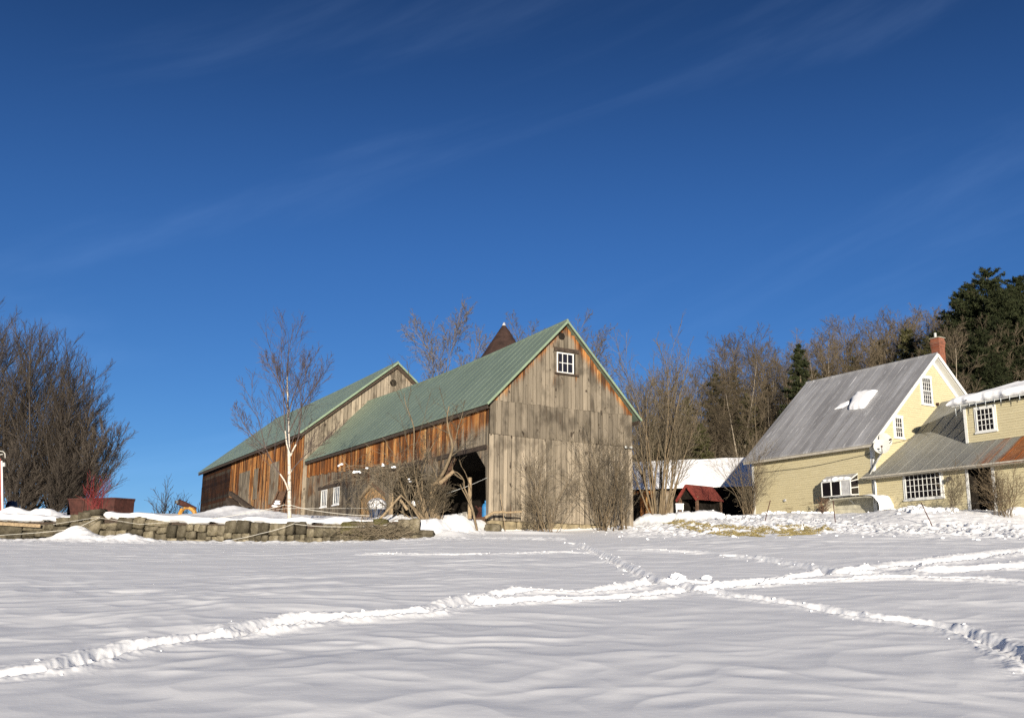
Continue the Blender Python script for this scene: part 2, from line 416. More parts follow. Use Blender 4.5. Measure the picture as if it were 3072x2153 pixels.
def wmix(f, a, b, mode='MIX'):
    o = nt.nodes.new('ShaderNodeMix'); o.data_type = 'RGBA'; o.blend_type = mode
    for s, v in ((o.inputs[0], f), (o.inputs[6], a), (o.inputs[7], b)):
        if hasattr(v, 'is_linked'): nt.links.new(v, s)
        elif isinstance(v, tuple): s.default_value = (*v, 1)
        else: s.default_value = v
    return o.outputs[2]
hz = wm('POWER', wm('SUBTRACT', 1., wm('MAXIMUM', wm('MINIMUM', sx.outputs[2], 1.), 0.)), 9.)
col = wmix(1., sky.outputs[0], (.88, .84, .99), 'MULTIPLY')
zt = nt.nodes.new('ShaderNodeMapRange'); zt.interpolation_type = 'SMOOTHSTEP'; nt.links.new(sx.outputs[2], zt.inputs[0]); zt.inputs[1].default_value = .30; zt.inputs[2].default_value = .66; zt.inputs[3].default_value = 1.; zt.inputs[4].default_value = .50
col = wmix(1., col, zt.outputs[0], 'MULTIPLY')
col = wmix(wm('MULTIPLY', hz, .66), col, (1.55, 3.6, 6.2), 'ADD')
# faint cirrus: long streaks in the sky dome
ma = nt.nodes.new('ShaderNodeMapping'); nt.links.new(tc.outputs['Generated'], ma.inputs[0]); ma.inputs['Rotation'].default_value = (0, R(18), R(5))
mp = nt.nodes.new('ShaderNodeMapping'); nt.links.new(ma.outputs[0], mp.inputs[0]); mp.inputs['Scale'].default_value = (.9, 1.3, 5.5); mp.inputs['Location'].default_value = (2.2, .7, .3)
ns = nt.nodes.new('ShaderNodeTexNoise'); nt.links.new(mp.outputs[0], ns.inputs['Vector']); ns.inputs['Scale'].default_value = 1.7; ns.inputs['Detail'].default_value = 7; ns.inputs['Roughness'].default_value = .55; ns.inputs['Distortion'].default_value = .5
mr = nt.nodes.new('ShaderNodeMapRange'); mr.interpolation_type = 'SMOOTHSTEP'; nt.links.new(ns.outputs[0], mr.inputs[0]); mr.inputs[1].default_value = .47; mr.inputs[2].default_value = .78
col = wmix(wm('MULTIPLY', mr.outputs[0], .19), col, (1.7, 2.3, 3.3), 'ADD')
nt.links.new(col, bg.inputs[0]); bg.inputs[1].default_value = .070
sun = bpy.data.lights.new('sun', 'SUN'); sun.energy = 5.0; sun.angle = R(.6); sun.color = (1.0, .90, .755)
so = bpy.data.objects.new('sun', sun); COL.objects.link(so)
Ld = V((-math.sin(SUN_AZ) * math.cos(SUN_EL), -math.cos(SUN_AZ) * math.cos(SUN_EL), -math.sin(SUN_EL)))
so.rotation_euler = Ld.to_track_quat('-Z', 'Y').to_euler(); so.location = (-10, -40, 30)
sc.view_settings.view_transform = 'Standard'; sc.view_settings.look = 'None'; sc.view_settings.gamma = 1; sc.view_settings.exposure = .65
sc.cycles.max_bounces = 5; sc.cycles.diffuse_bounces = 3; sc.cycles.glossy_bounces = 2; sc.cycles.use_adaptive_sampling = True
sc.cycles.adaptive_threshold = .015
try: sc.cycles.use_denoising = False
except Exception: pass
# ------------------------------------------------------------------ snow ground: one sheet
Z23 = 3072 / 2296.
def trk(pts, k=Z23, ox=0, oy=0): return [ground(ox + x * k, oy + y * k) for x, y in pts]
z6 = 1512 / 2296.
TRACKS = [  # polyline, half width, depth, rim
    (trk([(-60, 1520), (0, 1513), (130, 1498), (250, 1462), (330, 1446), (450, 1428), (560, 1413), (640, 1402), (720, 1392)]), .15, .10, .07),
    (trk([(560, 1408), (640, 1390), (700, 1385), (800, 1383), (880, 1378), (950, 1374)]), .19, .09, .085),
    (trk([(985, 1366), (1030, 1352), (1075, 1340), (1180, 1326), (1300, 1330), (1380, 1322), (1480, 1304), (1540, 1306), (1640, 1312), (1780, 1295), (1950, 1275), (2100, 1262), (2330, 1235), (2700, 1205)]), .17, .10, .08),
    (trk([(1040, 1360), (1150, 1350), (1300, 1345), (1450, 1338), (1560, 1322), (1700, 1312), (1850, 1302), (2010, 1296), (2180, 1300), (2330, 1310), (2800, 1330)]), .17, .10, .08),
    (trk([(230, 45), (300, 68), (350, 88), (430, 130), (500, 165), (600, 212), (700, 230), (800, 255), (950, 285), (1090, 305), (1200, 322), (1330, 338), (1450, 362), (1560, 382), (1740, 402), (1850, 412), (2000, 450), (2130, 490), (2220, 530), (2330, 590), (2600, 760)], z6, 1560, 1600), .13, .095, .06),
    (trk([(960, 100), (1080, 115), (1200, 135), (1330, 158), (1450, 185), (1600, 182)], z6, 1560, 1600), .17, .1, .06),
    (trk([(500, 78), (650, 80), (800, 88)], z6, 1560, 1600), .15, .06, .05), (trk([(-700, 95), (-300, 100), (0, 92), (200, 84), (350, 92)], z6, 1560, 1600), .15, .05, .05),
    (trk([(1700, 150), (1850, 130), (2000, 118), (2330, 80), (2800, 40)], z6, 1560, 1600), .3, .12, .08), (trk([(1900, 175), (2050, 160), (2330, 150), (2800, 130)], z6, 1560, 1600), .3, .12, .08)]
HAY = [ground(x, y) for x, y in ((1985, 1567), (2060, 1590), (2150, 1604), (2300, 1610), (2430, 1606), (2510, 1592), (2440, 1582), (2260, 1584), (2130, 1574), (2040, 1562))]
def seg_dist(x, y, pts):
    best = np.full(x.shape, 9.); along = np.zeros(x.shape); acc = 0
    for a, b in zip(pts[:-1], pts[1:]):
        dx, dy = b.x - a.x, b.y - a.y; l2 = dx * dx + dy * dy + 1e-9
        t = np.clip(((x - a.x) * dx + (y - a.y) * dy) / l2, 0, 1)
        d = np.hypot(x - a.x - t * dx, y - a.y - t * dy); q = d < best
        best = np.where(q, d, best); along = np.where(q, acc + t * math.sqrt(l2), along); acc += math.sqrt(l2)
    return best, along
def full_h(x, y):
    z = base_h(x, y)
    near = np.exp(-np.clip(y, 0, 200) / 60.)
    # wind ripples, long across the view, low hummocks
    wx = x + .6 * pnoise(x * .4, y * .4); wy = y + .5 * pnoise(x * .35 + 40, y * .35)
    r0 = pnoise(wx * .70 + 3, wy * .90); wy2 = wy + .45 * r0; rip = pnoise(wx * .70 + 3, wy2 * .90) * .070 + (.5 - np.abs(pnoise(wx * 1.25 + 9, wy2 * 1.45 + 5))) * .060 + pnoise(wx * 2.6 + 2, wy2 * 2.9 + 5) * .016 + pnoise(x * .18, y * .22) * .08
    rip = rip + .005 * pnoise(x * 2.6, y * 4.2)
    amp = .45 + .75 * ss(-.3, .5, pnoise(x * .12 + 7, y * .15)); amp = amp * (1 - .5 * ss(33, 36, y))
    z = z + rip * amp * .55
    # churned snow: right of the barn, in front of the house, along the wall
    ch = ss(0, 1, (y - (33.5 - .55 * (x - 6))) / 4) * ss(3, 6.5, x) * (1 - ss(46.5, 48.5, y)) * (1 - .75 * ss(37.5, 38.5, y) * ss(13, 15, x))
    ch = np.maximum(ch, .42 * ss(34.4, 36.2, y) * (1 - ss(37.3, 37.6, y)) * (x < 2))
    ch = np.maximum(ch, .35 * ss(38.3, 38.8, y) * (1 - ss(48, 60, y)) * (x < -1))
    lum = np.abs(fbm(x * 1.5, y * 1.5, 4)); cl = fbm(x * 3.7, y * 3.7, 3)
    z = z + ch * (lum * .26 - .06 + cl * .085 + .04 * fbm(x * 8, y * 8, 2))
    for pts, hw, dep, rim in TRACKS:
        xs = [p.x for p in pts]; ys = [p.y for p in pts]
        k = (x > min(xs) - 1.5) & (x < max(xs) + 1.5) & (y > min(ys) - 1.5) & (y < max(ys) + 1.5)
        if not k.any(): continue
        X = x[k]; Y = y[k]; d, al = seg_dist(X, Y, pts)
        d = d + .05 * pnoise(X * 3, Y * 3)
        n1 = .45 * fbm(X * 5, Y * 5, 2) + .5 * fbm(X * 14 + 3, Y * 14, 2); far_ = 1 + .35 * np.sign(pnoise(X * .8, Y * .8)); n2 = fbm(X * 11 + 5, Y * 11, 2)
        tren = -dep * 1.35 * np.exp(-(d / hw) ** 4) * (.75 + .5 * n1)
        rr = np.exp(-((d - hw * 1.75) / (hw * .62)) ** 2)
        rimh = rim * .50 * rr * far_ * (.6 + .9 * np.clip(n1 + .15, 0, 1)) + .030 * np.clip(n2, 0, 1) * np.exp(-(d / (hw * 2.5)) ** 2)
        z[k] = z[k] + tren + rimh
    return z
def build_ground():
    fine = np.radians(np.linspace(-31.5, 31.5, 1000)); rest = np.radians(np.linspace(31.5, 328.5, 72)[1:-1])
    th = np.concatenate([fine, rest]); n = len(th)
    r = np.concatenate([[.4, 1, 2, 3, 4], np.geomspace(5, 46, 720), np.geomspace(46, 85, 90)[1:], np.geomspace(85, 2500, 30)[1:]]); m = len(r)
    X = (r[:, None] * np.sin(th)[None]).ravel(); Y = (r[:, None] * np.cos(th)[None]).ravel(); Zv = full_h(X, Y)
    co = np.stack([X, Y, Zv], 1).astype(np.float32)
    i = np.arange(m - 1)[:, None] * n; j = np.arange(n)[None]; jn = (j + 1) % n
    f = np.stack([i + j, i + jn, i + n + jn, i + n + j], -1).reshape(-1, 4)[:, ::-1].astype(np.int32)
    cap = np.arange(n, dtype=np.int32)[::-1]
    me = bpy.data.meshes.new('snow_field'); me.vertices.add(len(co)); me.vertices.foreach_set('co', co.ravel())
    nl = f.size; me.loops.add(nl); me.loops.foreach_set('vertex_index', f.ravel()); me.polygons.add(len(f))
    me.polygons.foreach_set('loop_start', np.arange(0, nl, 4, dtype=np.int32)); me.polygons.foreach_set('loop_total', np.full(len(f), 4, np.int32))
    me.polygons.foreach_set('use_smooth', np.ones(len(f), bool)); me.update(calc_edges=True); me.validate()
    me.materials.append(MAT['snow']); o = bpy.data.objects.new('snow_field', me); COL.objects.link(o)
    tag(o, 'white snow covered field crossed by trodden tracks', 'snow', kind='structure')
build_ground()
# wooded hill behind the house: brown forest floor
hb = MB()
def hill_z(x, y): return 4.6 + .17 * max(0, y - 72) * float(ss(2, 22, x)) * (1 if y < 170 else 1) - (.6 if y < 73 else 0) + .5 * math.sin(x * .3) * math.cos(y * .21)
hb.grid(lambda i, j: (4 + 150 * i, 72 + 120 * j, hill_z(4 + 150 * i, 72 + 120 * j)), 60, 50)
tag(hb.build('wooded_hill', MAT['hillbrown'], smooth=True), 'brown wooded hillside rising behind the farm', 'hill', kind='structure')
# ------------------------------------------------------------------ front barn
rng = random.Random(11)
barn = empty('barn', B0, RZ, label='nearer weathered grey barn with green metal roof and open wagon bays', cat='barn')
LB = 24.0; X0, XP, X1 = -.28, 3.78, 7.82
ZE, ZPK = 4.90, 9.07
def rl(x): return (ZE + (ZPK - ZE) * (x - X0) / (XP - X0) if x < XP else ZE + (ZPK - ZE) * (X1 - x) / (X1 - XP)) - .12
WB = 7.5
tierx = lambda x, z, k=.85: max(0, .90 - (rl(x) - z) / k)
gm = MB()
boards(gm, (0, 0, 0), (1, 0, 0), (0, -1, 0), WB, lambda s: 3.62 - .005 * s, lambda s: .0, .25, rng, tone=.84, off=.0)
boards(gm, (0, 0, 0), (1, 0, 0), (0, -1, 0), WB, lambda s: 5.10, lambda s: 3.60 if s > 1.05 else 3.63, .28, rng, prot=lambda s, z: max(0, tierx(s, z, .5) - .25), tone=.55, off=.022)
gw = (3.36, 4.27, 6.66, 7.60)
hl = lambda s: [(gw[2], gw[3])] if gw[0] < s < gw[1] else []
boards(gm, (0, 0, 0), (1, 0, 0), (0, -1, 0), WB, rl, lambda s: 5.07, .21, rng, prot=lambda s, z: max(tierx(s, z), .8 - abs(z - 6.45) / .3 if abs(s - 3.8) < .6 and z < 6.6 else 0), hole=hl, tone=.66, off=.042, jag=.02)
gm.build('gable_siding', MAT['wood'], barn)
wz = lambda y: 3.14 + .72 * max(0, min(1, (y - 5) / 17))
up_ = MB()
boards(up_, (0, 0, 0), (0, 1, 0), (-1, 0, 0), LB, lambda s: 4.98, lambda s: wz(s), .24, rng, prot=lambda s, z: 1.25 - (4.8 - z) / (1.0 + .16 * min(s, 9)), tone=.66, off=.03, jag=.05)
up_.build('upper_siding', MAT['wood'], barn)
def bay_hole(y):
    h = []
    def tri(a, b, zt, zc, c): return [(-2, zt - max(0, c - (y - a)) * (zt - zc) / c - max(0, c - (b - y)) * (zt - zc) / c)] if a < y < b else []
    h += tri(.12, 4.8, 2.98, 2.12, .92) + tri(6.0, 10.3, 2.98, 1.9, 1.2)
    if 11.1 < y < 14.8: h += [(-2, 2.56 - abs(y - 13) * .33)]
    if 17.92 < y < 18.96 or 20.06 < y < 21.14: h += [(1.82, 2.84)]
    return h
lo = MB()
boards(lo, (0, 0, 0), (0, 1, 0), (-1, 0, 0), LB, lambda s: wz(s) + .05, lambda s: -.6, .22, rng, prot=lambda s, z: .1 + .25 * (z > 2.6), hole=bay_hole, tone=.56, off=.0, dz=.3)
lo.build('lower_siding', MAT['wood'], barn)
bk = MB()   # far walls, and near-black backing added to stop light leaking between boards
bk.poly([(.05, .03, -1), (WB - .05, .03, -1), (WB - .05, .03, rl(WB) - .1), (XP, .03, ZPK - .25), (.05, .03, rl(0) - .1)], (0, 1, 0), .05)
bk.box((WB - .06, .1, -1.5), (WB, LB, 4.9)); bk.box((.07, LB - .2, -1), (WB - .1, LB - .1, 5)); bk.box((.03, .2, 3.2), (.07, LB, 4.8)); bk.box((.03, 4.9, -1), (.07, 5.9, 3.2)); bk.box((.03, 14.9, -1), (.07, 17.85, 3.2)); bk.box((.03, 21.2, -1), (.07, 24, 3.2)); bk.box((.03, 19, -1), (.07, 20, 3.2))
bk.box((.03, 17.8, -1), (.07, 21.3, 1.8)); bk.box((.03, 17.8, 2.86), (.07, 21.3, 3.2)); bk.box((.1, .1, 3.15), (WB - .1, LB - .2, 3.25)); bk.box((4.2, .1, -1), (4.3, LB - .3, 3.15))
bk.build('dark_backing', MAT['interior'], barn)
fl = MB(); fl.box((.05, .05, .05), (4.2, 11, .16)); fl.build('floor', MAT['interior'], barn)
gable_roof(barn, X0, XP, X1, ZE, ZPK, -.34, LB - .03, MAT['greenroof'], MAT['greentrim'], sag=.20, trimw=.09)
fa = MB(); fa.box((X0 + .05, -.25, ZE - .24), (X0 + .09, LB - .03, ZE - .06)); fa.box((X0 + .09, -.2, ZE - .2), (-.06, LB - .03, ZE - .17)); fa.box((X1 - .09, -.25, ZE - .24), (X1 - .05, LB, ZE - .06))
fa.build('eave_board', MAT['darkwood'], barn)
hd = MB(); hd.box((-.10, .06, 2.98), (-.035, 4.95, 3.17)); hd.build('header_beam', MAT['darkwood'], barn)
hd = MB(); hd.box((-.10, 5.9, 2.98), (-.035, 10.6, 3.16)); hd.build('header_beam', MAT['darkwood'], barn)
br = MB(); br.beam((.1, 5.0, 1.35), (.1, 3.4, 2.95), .14, .14); br.build('brace', MAT['browntimber'], barn)
br = MB(); br.beam((-.03, 14.75, 1.9), (-.03, 13.0, 2.58), .07, .16); br.build('brace', MAT['polewood'], barn)
br = MB(); br.beam((-.03, 11.2, 1.9), (-.03, 12.98, 2.58), .07, .14); br.build('brace', MAT['browntimber'], barn)
po = MB(); po.box((-.05, 10.28, .0), (.08, 10.5, 1.9)); po.build('door_post', MAT['polewood'], barn)
pw = MB(); pw.poly([(.1, 11.1, -.5), (.1, 14.8, -.5), (.1, 14.8, 2.0), (.1, 13, 2.6), (.1, 11.1, 1.95)], (1, 0, 0), .02); pw.build('plywood_door', MAT['plywood'], barn)
o = window(barn, (gw[0] - .0, -.03, gw[2]), (1, 0, 0), (0, -1, 0), gw[1] - gw[0], gw[3] - gw[2], 3, 2, .055, .028)
s_ = MB(); s_.box((gw[0] - .15, -.15, gw[3] + .03), (gw[1] + .22, -.05, gw[3] + .20)); s_.build('lintel', MAT['darkwood'], o)
s_ = MB(); s_.box((gw[0] - .10, -.17, gw[2] - .09), (gw[1] + .22, -.05, gw[2] - .01)); s_.build('sill', MAT['darkwood'], o)
for a in (17.95, 20.09):
    o = window(barn, (.0, a, 1.83), (0, 1, 0), (-1, 0, 0), 1.0, 1.0, 3, 1, .07, .05)
    s_ = MB(); s_.box((-.1, a - .08, 1.76), (-.025, a + 1.08, 1.82)); s_.build('sill', MAT['snow'], o)
li = MB(); li.box((-.1, 17.75, 2.88), (-.03, 21.6, 3.05)); li.build('lintel', MAT['darkwood'], barn)
hv = MB(); hv.tube([(3.62, -.02, 8.35), (3.62, -.09, 8.35)], .17, 14); hv.build('vent_hole_disc', MAT['interior'], barn)  # near-black disc on the boards in place of the hole's unlit inside
fd = MB(); x = -.05
while x < 7.5:
    ww = rng.uniform(.5, 1.3); lump(fd, (x + ww / 2, .25, -.45), ww / 2 * .97, .42, .45, rng, 4, .25, .05, rnd=rng.uniform(.45, 1), tone=1); x += ww
fd.build('foundation', MAT['foundation'], barn)
lmp = empty('floodlight', (7.15, -.09, 3.56)); lmp.parent = barn; lmp.name = 'floodlight'
b_ = MB(); b_.box((-.14, -.02, -.05), (.14, .06, .03)); b_.build('bracket', MAT['wire'], lmp)
for dx in (-.12, .13):
    b_ = MB(); b_.tube([(dx, -.02, .02), (dx + dx * .3, -.14, 0)], [.04, .055], 10); o = b_.build('lamp_head', MAT['galv'], lmp)
# ------------------------------------------------------------------ back barn
BB = B0 + U * LB
back = empty('barn', BB, RZ, label='farther taller barn with green metal roof, joined behind the open barn', cat='barn')
L2 = 27.6; xa, xp2, xb = -.74, 5.75, 12.1; ze2, zp2 = 6.68, 11.95
rl2 = lambda x: (ze2 + (zp2 - ze2) * (x - xa) / (xp2 - xa) if x < xp2 else ze2 + (zp2 - ze2) * (xb - x) / (xb - xp2)) - .12
gm = MB(); boards(gm, (-.34, 0, 0), (1, 0, 0), (0, -1, 0), 11.9, lambda s: rl2(s - .34), lambda s: .6, .24, rng, prot=lambda s, z: max(0, .62 - (rl2(s - .34) - z) / .9), tone=.80)
gm.build('gable_siding', MAT['wood'], back)
lw = MB()
def slit(y): return [(3.7, 5.35)] if 9.6 < y < 9.95 else []
boards(lw, (-.34, 0, 0), (0, 1, 0), (-1, 0, 0), 17.9, lambda s: 6.85, lambda s: .7, .16, rng, prot=lambda s, z: 1.15 - (6.8 - z) / 7., hole=slit, tone=.64)
lw.build('side_siding', MAT['wood'], back)
dk = MB(); z = .6
while z < 6.8:
    dk.box((-.36 - rng.uniform(0, .02), 17.9, z), (-.3, L2, z + .235), rnd=rng.random(), tone=.15, prot=rng.choice((.4, .7, .9))); z += .24
dk.build('dark_siding', MAT['wood'], back)
dr = MB(); boards(dr, (-.375, 12.2, 0), (0, 1, 0), (-1, 0, 0), 2.9, lambda s: 5.45, lambda s: 2.2, .36, rng, tone=.62, prot=lambda s, z: .12); dr.build('door', MAT['wood'], back)
dr = MB(); boards(dr, (-.375, 10.0, 0), (0, 1, 0), (-1, 0, 0), 1.0, lambda s: 5.4, lambda s: 3.2, .5, rng, tone=.6, prot=lambda s, z: .0); dr.build('shutter', MAT['wood'], back)
dr = MB(); boards(dr, (-.375, 5.0, 0), (0, 1, 0), (-1, 0, 0), 2.0, lambda s: 5.4, lambda s: 2.6, .3, rng, tone=.7, prot=lambda s, z: .2); dr.build('door', MAT['wood'], back)
bk = MB(); bk.box((-.3, .05, 0), (-.26, L2, 6.7)); bk.box((11.4, 0, 0), (11.5, L2, 6.8)); bk.poly([(-.3, .04, 0), (11.5, .04, 0), (11.5, .04, 6.9), (xp2, .04, 11.7), (-.3, .04, 6.8)], (0, 1, 0), .04)  # outer shell plus dark backing added against light leaks
bk.poly([(-.3, L2, 0), (11.5, L2, 0), (11.5, L2, 6.9), (xp2, L2, 11.7), (-.3, L2, 6.8)], (0, 1, 0), .04); bk.build('dark_backing', MAT['interior'], back)
gable_roof(back, xa, xp2, xb, ze2, zp2, -.3, L2 + .3, MAT['greenroof'], MAT['greentrim'], sag=.1, trimw=.12)
fa = MB(); fa.box((xa + .05, -.2, ze2 - .26), (xa + .09, L2 + .25, ze2 - .06)); fa.build('eave_board', MAT['darkwood'], back)
fa = MB()
for xq in (xa,): fa.beam((xq + .1, -.2, ze2 - .16), (xp2, -.2, zp2 - .28), .03, .2)
fa.beam((xb - .1, -.2, ze2 - .16), (xp2, -.2, zp2 - .28), .03, .2); fa.build('rake_board', MAT['darkwood'], back)
hv = MB(); hv.tube([(5.56, -.02, 10.53), (5.56, -.06, 10.53)], .24, 16); hv.build('vent_hole_disc', MAT['interior'], back)  # raised dark disc drawn as the dark of an open hole
# ------------------------------------------------------------------ silo
sl = at(1512, 968, 62.0); sg = empty('silo', (sl.x, sl.y, gz(sl.x, sl.y) - .5), label='silo with a dark rusty cone roof rising behind the barn ridge', cat='silo')
h = sl.z - sg.location.z
b_ = MB(); b_.lathe((0, 0, 0), [(2.15, 0), (2.15, h - 3.65)], 32); b_.build('drum', MAT['galv'], sg)
b_ = MB(); b_.lathe((0, 0, h - 3.75), [(2.35, 0), (.09, 3.6)], 36); c_ = b_.build('cone_roof', MAT['rustcone'], sg)
b_ = MB(); b_.lathe((0, 0, h - .32), [(.16, 0), (.10, .2), (.03, .34)], 12); b_.build('cap', MAT['silver'], c_)
# ------------------------------------------------------------------ yellow farmhouse
house = empty('farmhouse', H0, RZ, label='pale yellow clapboard farmhouse with grey metal roof and long porch wing', cat='house')
HX0, HXP, HX1, HZE, HZP, HL = -.40, 4.9, 10.2, 3.27, 8.30, 8.3
hrl = lambda x: (HZE + (HZP - HZE) * (x - HX0) / (HXP - HX0) if x < HXP else HZE + (HZP - HZE) * (HX1 - x) / (HX1 - HXP)) - .10
def clapboard(mb, O, S, Nn, zlo, zhi, ivs, ex=.115):
    O = V(O); S = V(S); Nn = V(Nn); z = zlo; rr = random.Random(5)
    while z < zhi - .01:
        z1 = min(z + ex, zhi); A = ivs(z + .002); B = ivs(z1 - .002)
        if len(A) != len(B): A = B = ivs((z + z1) / 2)
        for (a0, a1), (b0, b1) in zip(A, B):
            n = max(1, int((a1 - a0) / 2.4)); o = .022 + rr.uniform(-.004, .004)
            vs = [O + S * a0 + V((0, 0, z)) + Nn * o, O + S * a1 + V((0, 0, z)) + Nn * o, O + S * b1 + V((0, 0, z1)) + Nn * .006, O + S * b0 + V((0, 0, z1)) + Nn * .006,
                  O + S * a0 + V((0, 0, z)), O + S * a1 + V((0, 0, z))]
            mb.add(vs, [(0, 1, 2, 3), (0, 4, 5, 1)])
        z = z1
def cut(ivl, holes, z):
    for h0, h1, z0, z1 in holes:
        if z0 < z < z1:
            n = []
            for a, b in ivl:
                if h1 <= a or h0 >= b: n.append((a, b)); continue
                if h0 > a: n.append((a, h0))
                if h1 < b: n.append((h1, b))
            ivl = n
    return ivl
W1 = (3.95, 4.66, 5.62, 7.02); W2 = (1.69, 2.24, 3.72, 4.74)
cb = MB()
def giv(z):
    xl = max(0.06, HX0 + (z + .1 - HZE) / (HZP - HZE) * (HXP - HX0)); xr = min(9.75, HX1 - (z + .1 - HZE) / (HZP - HZE) * (HX1 - HXP))
    return cut([(xl, xr)], (W1, W2), z) if xr > xl else []
clapboard(cb, (0, 0, 0), (1, 0, 0), (0, -1, 0), -.3, 8.05, giv)
cb.build('gable_siding', MAT['clap'], house)
cb = MB(); clapboard(cb, (0, 0, 0), (0, 1, 0), (-1, 0, 0), -.4, 3.33, lambda z: cut([(.06, HL - .06)], ((1.05, 2.95, .92, 1.92),), z)); cb.build('side_siding', MAT['clap'], house)
bx = MB(); bx.poly([(.03, .04, -1), (9.8, .04, -1), (9.8, .04, 3.4), (4.9, .04, 8.0), (.03, .04, 3.4)], (0, 1, 0), .05); bx.box((.03, .1, -1), (.1, HL, 3.3)); bx.box((9.7, .1, -1), (9.8, HL, 3.3))
bx.poly([(.03, HL - .05, -1), (9.8, HL - .05, -1), (9.8, HL - .05, 3.4), (4.9, HL - .05, 8.0), (.03, HL - .05, 3.4)], (0, 1, 0), .05); bx.build('inner_wall', MAT['interior'], house)
cbd = MB(); cbd.box((-.035, -.035, -.4), (.0, .13, 3.3)); cbd.box((0, -.036, -.4), (.13, 0, 3.4)); cbd.build('corner_board', MAT['white'], house)
cbd = MB(); cbd.box((-.03, HL - .14, -.4), (0, HL + .02, 3.3)); cbd.build('corner_board', MAT['white'], house)
gable_roof(house, HX0, HXP, HX1, HZE, HZP, -.42, HL + .35, MAT['greyroof'], MAT['white'], rib=.62, trimw=.16, ribr=.009)
tr = MB()
tr.box((HX0 + .03, -.36, HZE - .2), (HX0 + .07, HL + .3, HZE - .06)); tr.box((HX0 + .07, -.3, HZE - .13), (-.03, HL + .3, HZE - .1))
tr.build('eave_board', MAT['eave'], house)
tr = MB()
for xe, sg in ((HX0 + .1, 1), (HX1 - .1, -1)):
    a = V((xe, -.2, HZE - .12)); b = V((HXP, -.2, HZP - .22)); tr.beam(a, b, .40, .025)
    tr.beam(a + V((.1 * sg, .16, -.12)), b + V((0, .16, -.12)), .05, .2)
tr.build('rake_soffit', MAT['white'], house)
for Wn, cols, rows, md in ((W1, 4, 6, 3), (W2, 3, 4, 2)):
    o = window(house, (Wn[0], -.03, Wn[2]), (1, 0, 0), (0, -1, 0), Wn[1] - Wn[0], Wn[3] - Wn[2], cols, rows, .05, .02, mid=md)
    t = MB(); a, b, c, d = Wn
    t.box((a - .1, -.045, c - .02), (a, -.002, d + .02)); t.box((b, -.045, c - .02), (b + .1, -.002, d + .02)); t.box((a - .12, -.055, d), (b + .12, -.002, d + .12)); t.box((a - .14, -.09, c - .07), (b + .14, -.002, c - .002))
    t.build('casing', MAT['white'], o)
vt_ = MB(); vt_.tube([(-.02, 5.9, .95), (-.10, 5.9, .95)], .07, 12); vt_.build('wall_vent', MAT['silver'], house)
# roof snow patch (left lying on the grey slope)
RN = V((-(HZP - HZE), 0, HXP - HX0)).normalized()
def roofhit(px, py):    # where a sight line meets the grey slope, in house coordinates
    d = ray(px, py); P0 = H0 + G * HX0 + V((0, 0, HZE)); n = G * RN.x + V((0, 0, RN.z)); p = d * (P0.dot(n) / d.dot(n)) - H0; return V((p.dot(G), p.dot(U), p.z))
def snowpatch(poly, th):
    P = [roofhit(*q) for q in poly]; c = sum(P, V()) / len(P); m = len(P); k = MB()
    def f(i, j):
        q = j * m; a = int(q) % m; e = P[a].lerp(P[(a + 1) % m], q - int(q)); e = c + (e - c) * (.97 + .03 * math.sin(9 * j * 6.283 + 1))
        return c.lerp(e, i ** .8) + RN * (.012 + th * (1 - i ** 3) ** .6)
    k.grid(f, 8, 40); k.build('snow_patch', MAT['snow'], house, True)
snowpatch([(2556, 1198), (2575, 1177), (2605, 1172), (2636, 1171), (2612, 1200), (2594, 1225), (2570, 1229), (2546, 1231)], .24)
snowpatch([(2503, 1229), (2520, 1213), (2548, 1202), (2548, 1212), (2528, 1224)], .06)
# chimney
ch = MB(); ch.box((8.36, 2.0, 3), (8.82, 2.52, 9.6)); ch.box((8.34, 1.98, 9.605), (8.84, 2.54, 9.78)); ch.box((8.32, 1.96, 9.785), (8.86, 2.56, 9.95)); ch.box((8.35, 1.99, 9.955), (8.83, 2.53, 10.12))
co = ch.build('chimney', MAT['brick'], house)
fl = MB(); fl.box((8.30, 1.94, 10.125), (8.88, 2.58, 10.16)); fl.build('chimney_cap', MAT['concrete'], co)
fl = MB(); fl.tube([(8.5, 2.3, 10.16), (8.5, 2.3, 10.45)], .07, 10); fl.build('flue', MAT['galv'], co)
# garden window jutting from the long wall
gwn = MB(); xf = -.66; y0, y1, z0, z1 = .90, 2.72, .86, 1.58
bars = [((0, 2.96, 1.92), (xf, y1, z1)), ((0, 1.0, 1.92), (xf, y0, z1)), ((xf, y0, z1), (xf, y1, z1)), ((xf, y0, z0), (xf, y1, z0)), ((xf, y0, z0), (xf, y0, z1)), ((xf, y1, z0), (xf, y1, z1)), ((xf, 2.12, z0), (xf, 2.12, z1)), ((xf, 1.52, z0), (xf, 1.52, z1)),
        ((0, 1.0, z0 + .05), (xf, y0, z0)), ((0, 1.0, z0), (0, 1.0, 1.95)), ((0, 2.96, z0), (0, 2.96, 1.95)), ((0, 1.0, 1.28), (xf, y0, 1.18)), ((0, 1.0, 1.65), (xf, y0, 1.50))]
for a, b in bars: gwn.beam(a, b, .045, .045)
go = gwn.build('garden_window', MAT['white'], house)
g2 = MB()
for a, b in ((2.12, 2.72), (1.52, 2.12)): g2.add([(xf + .01, a, z0), (xf + .01, b, z0), (xf + .01, b, z1), (xf + .01, a, z1)], [(0, 1, 2, 3)])
g2.add([(-.01, .985, z0), (xf, y0 + .01, z0), (xf, y0 + .01, z1), (-.01, .985, 1.9)], [(0, 1, 2, 3)]); g2.build('pane', MAT['glass'], go)
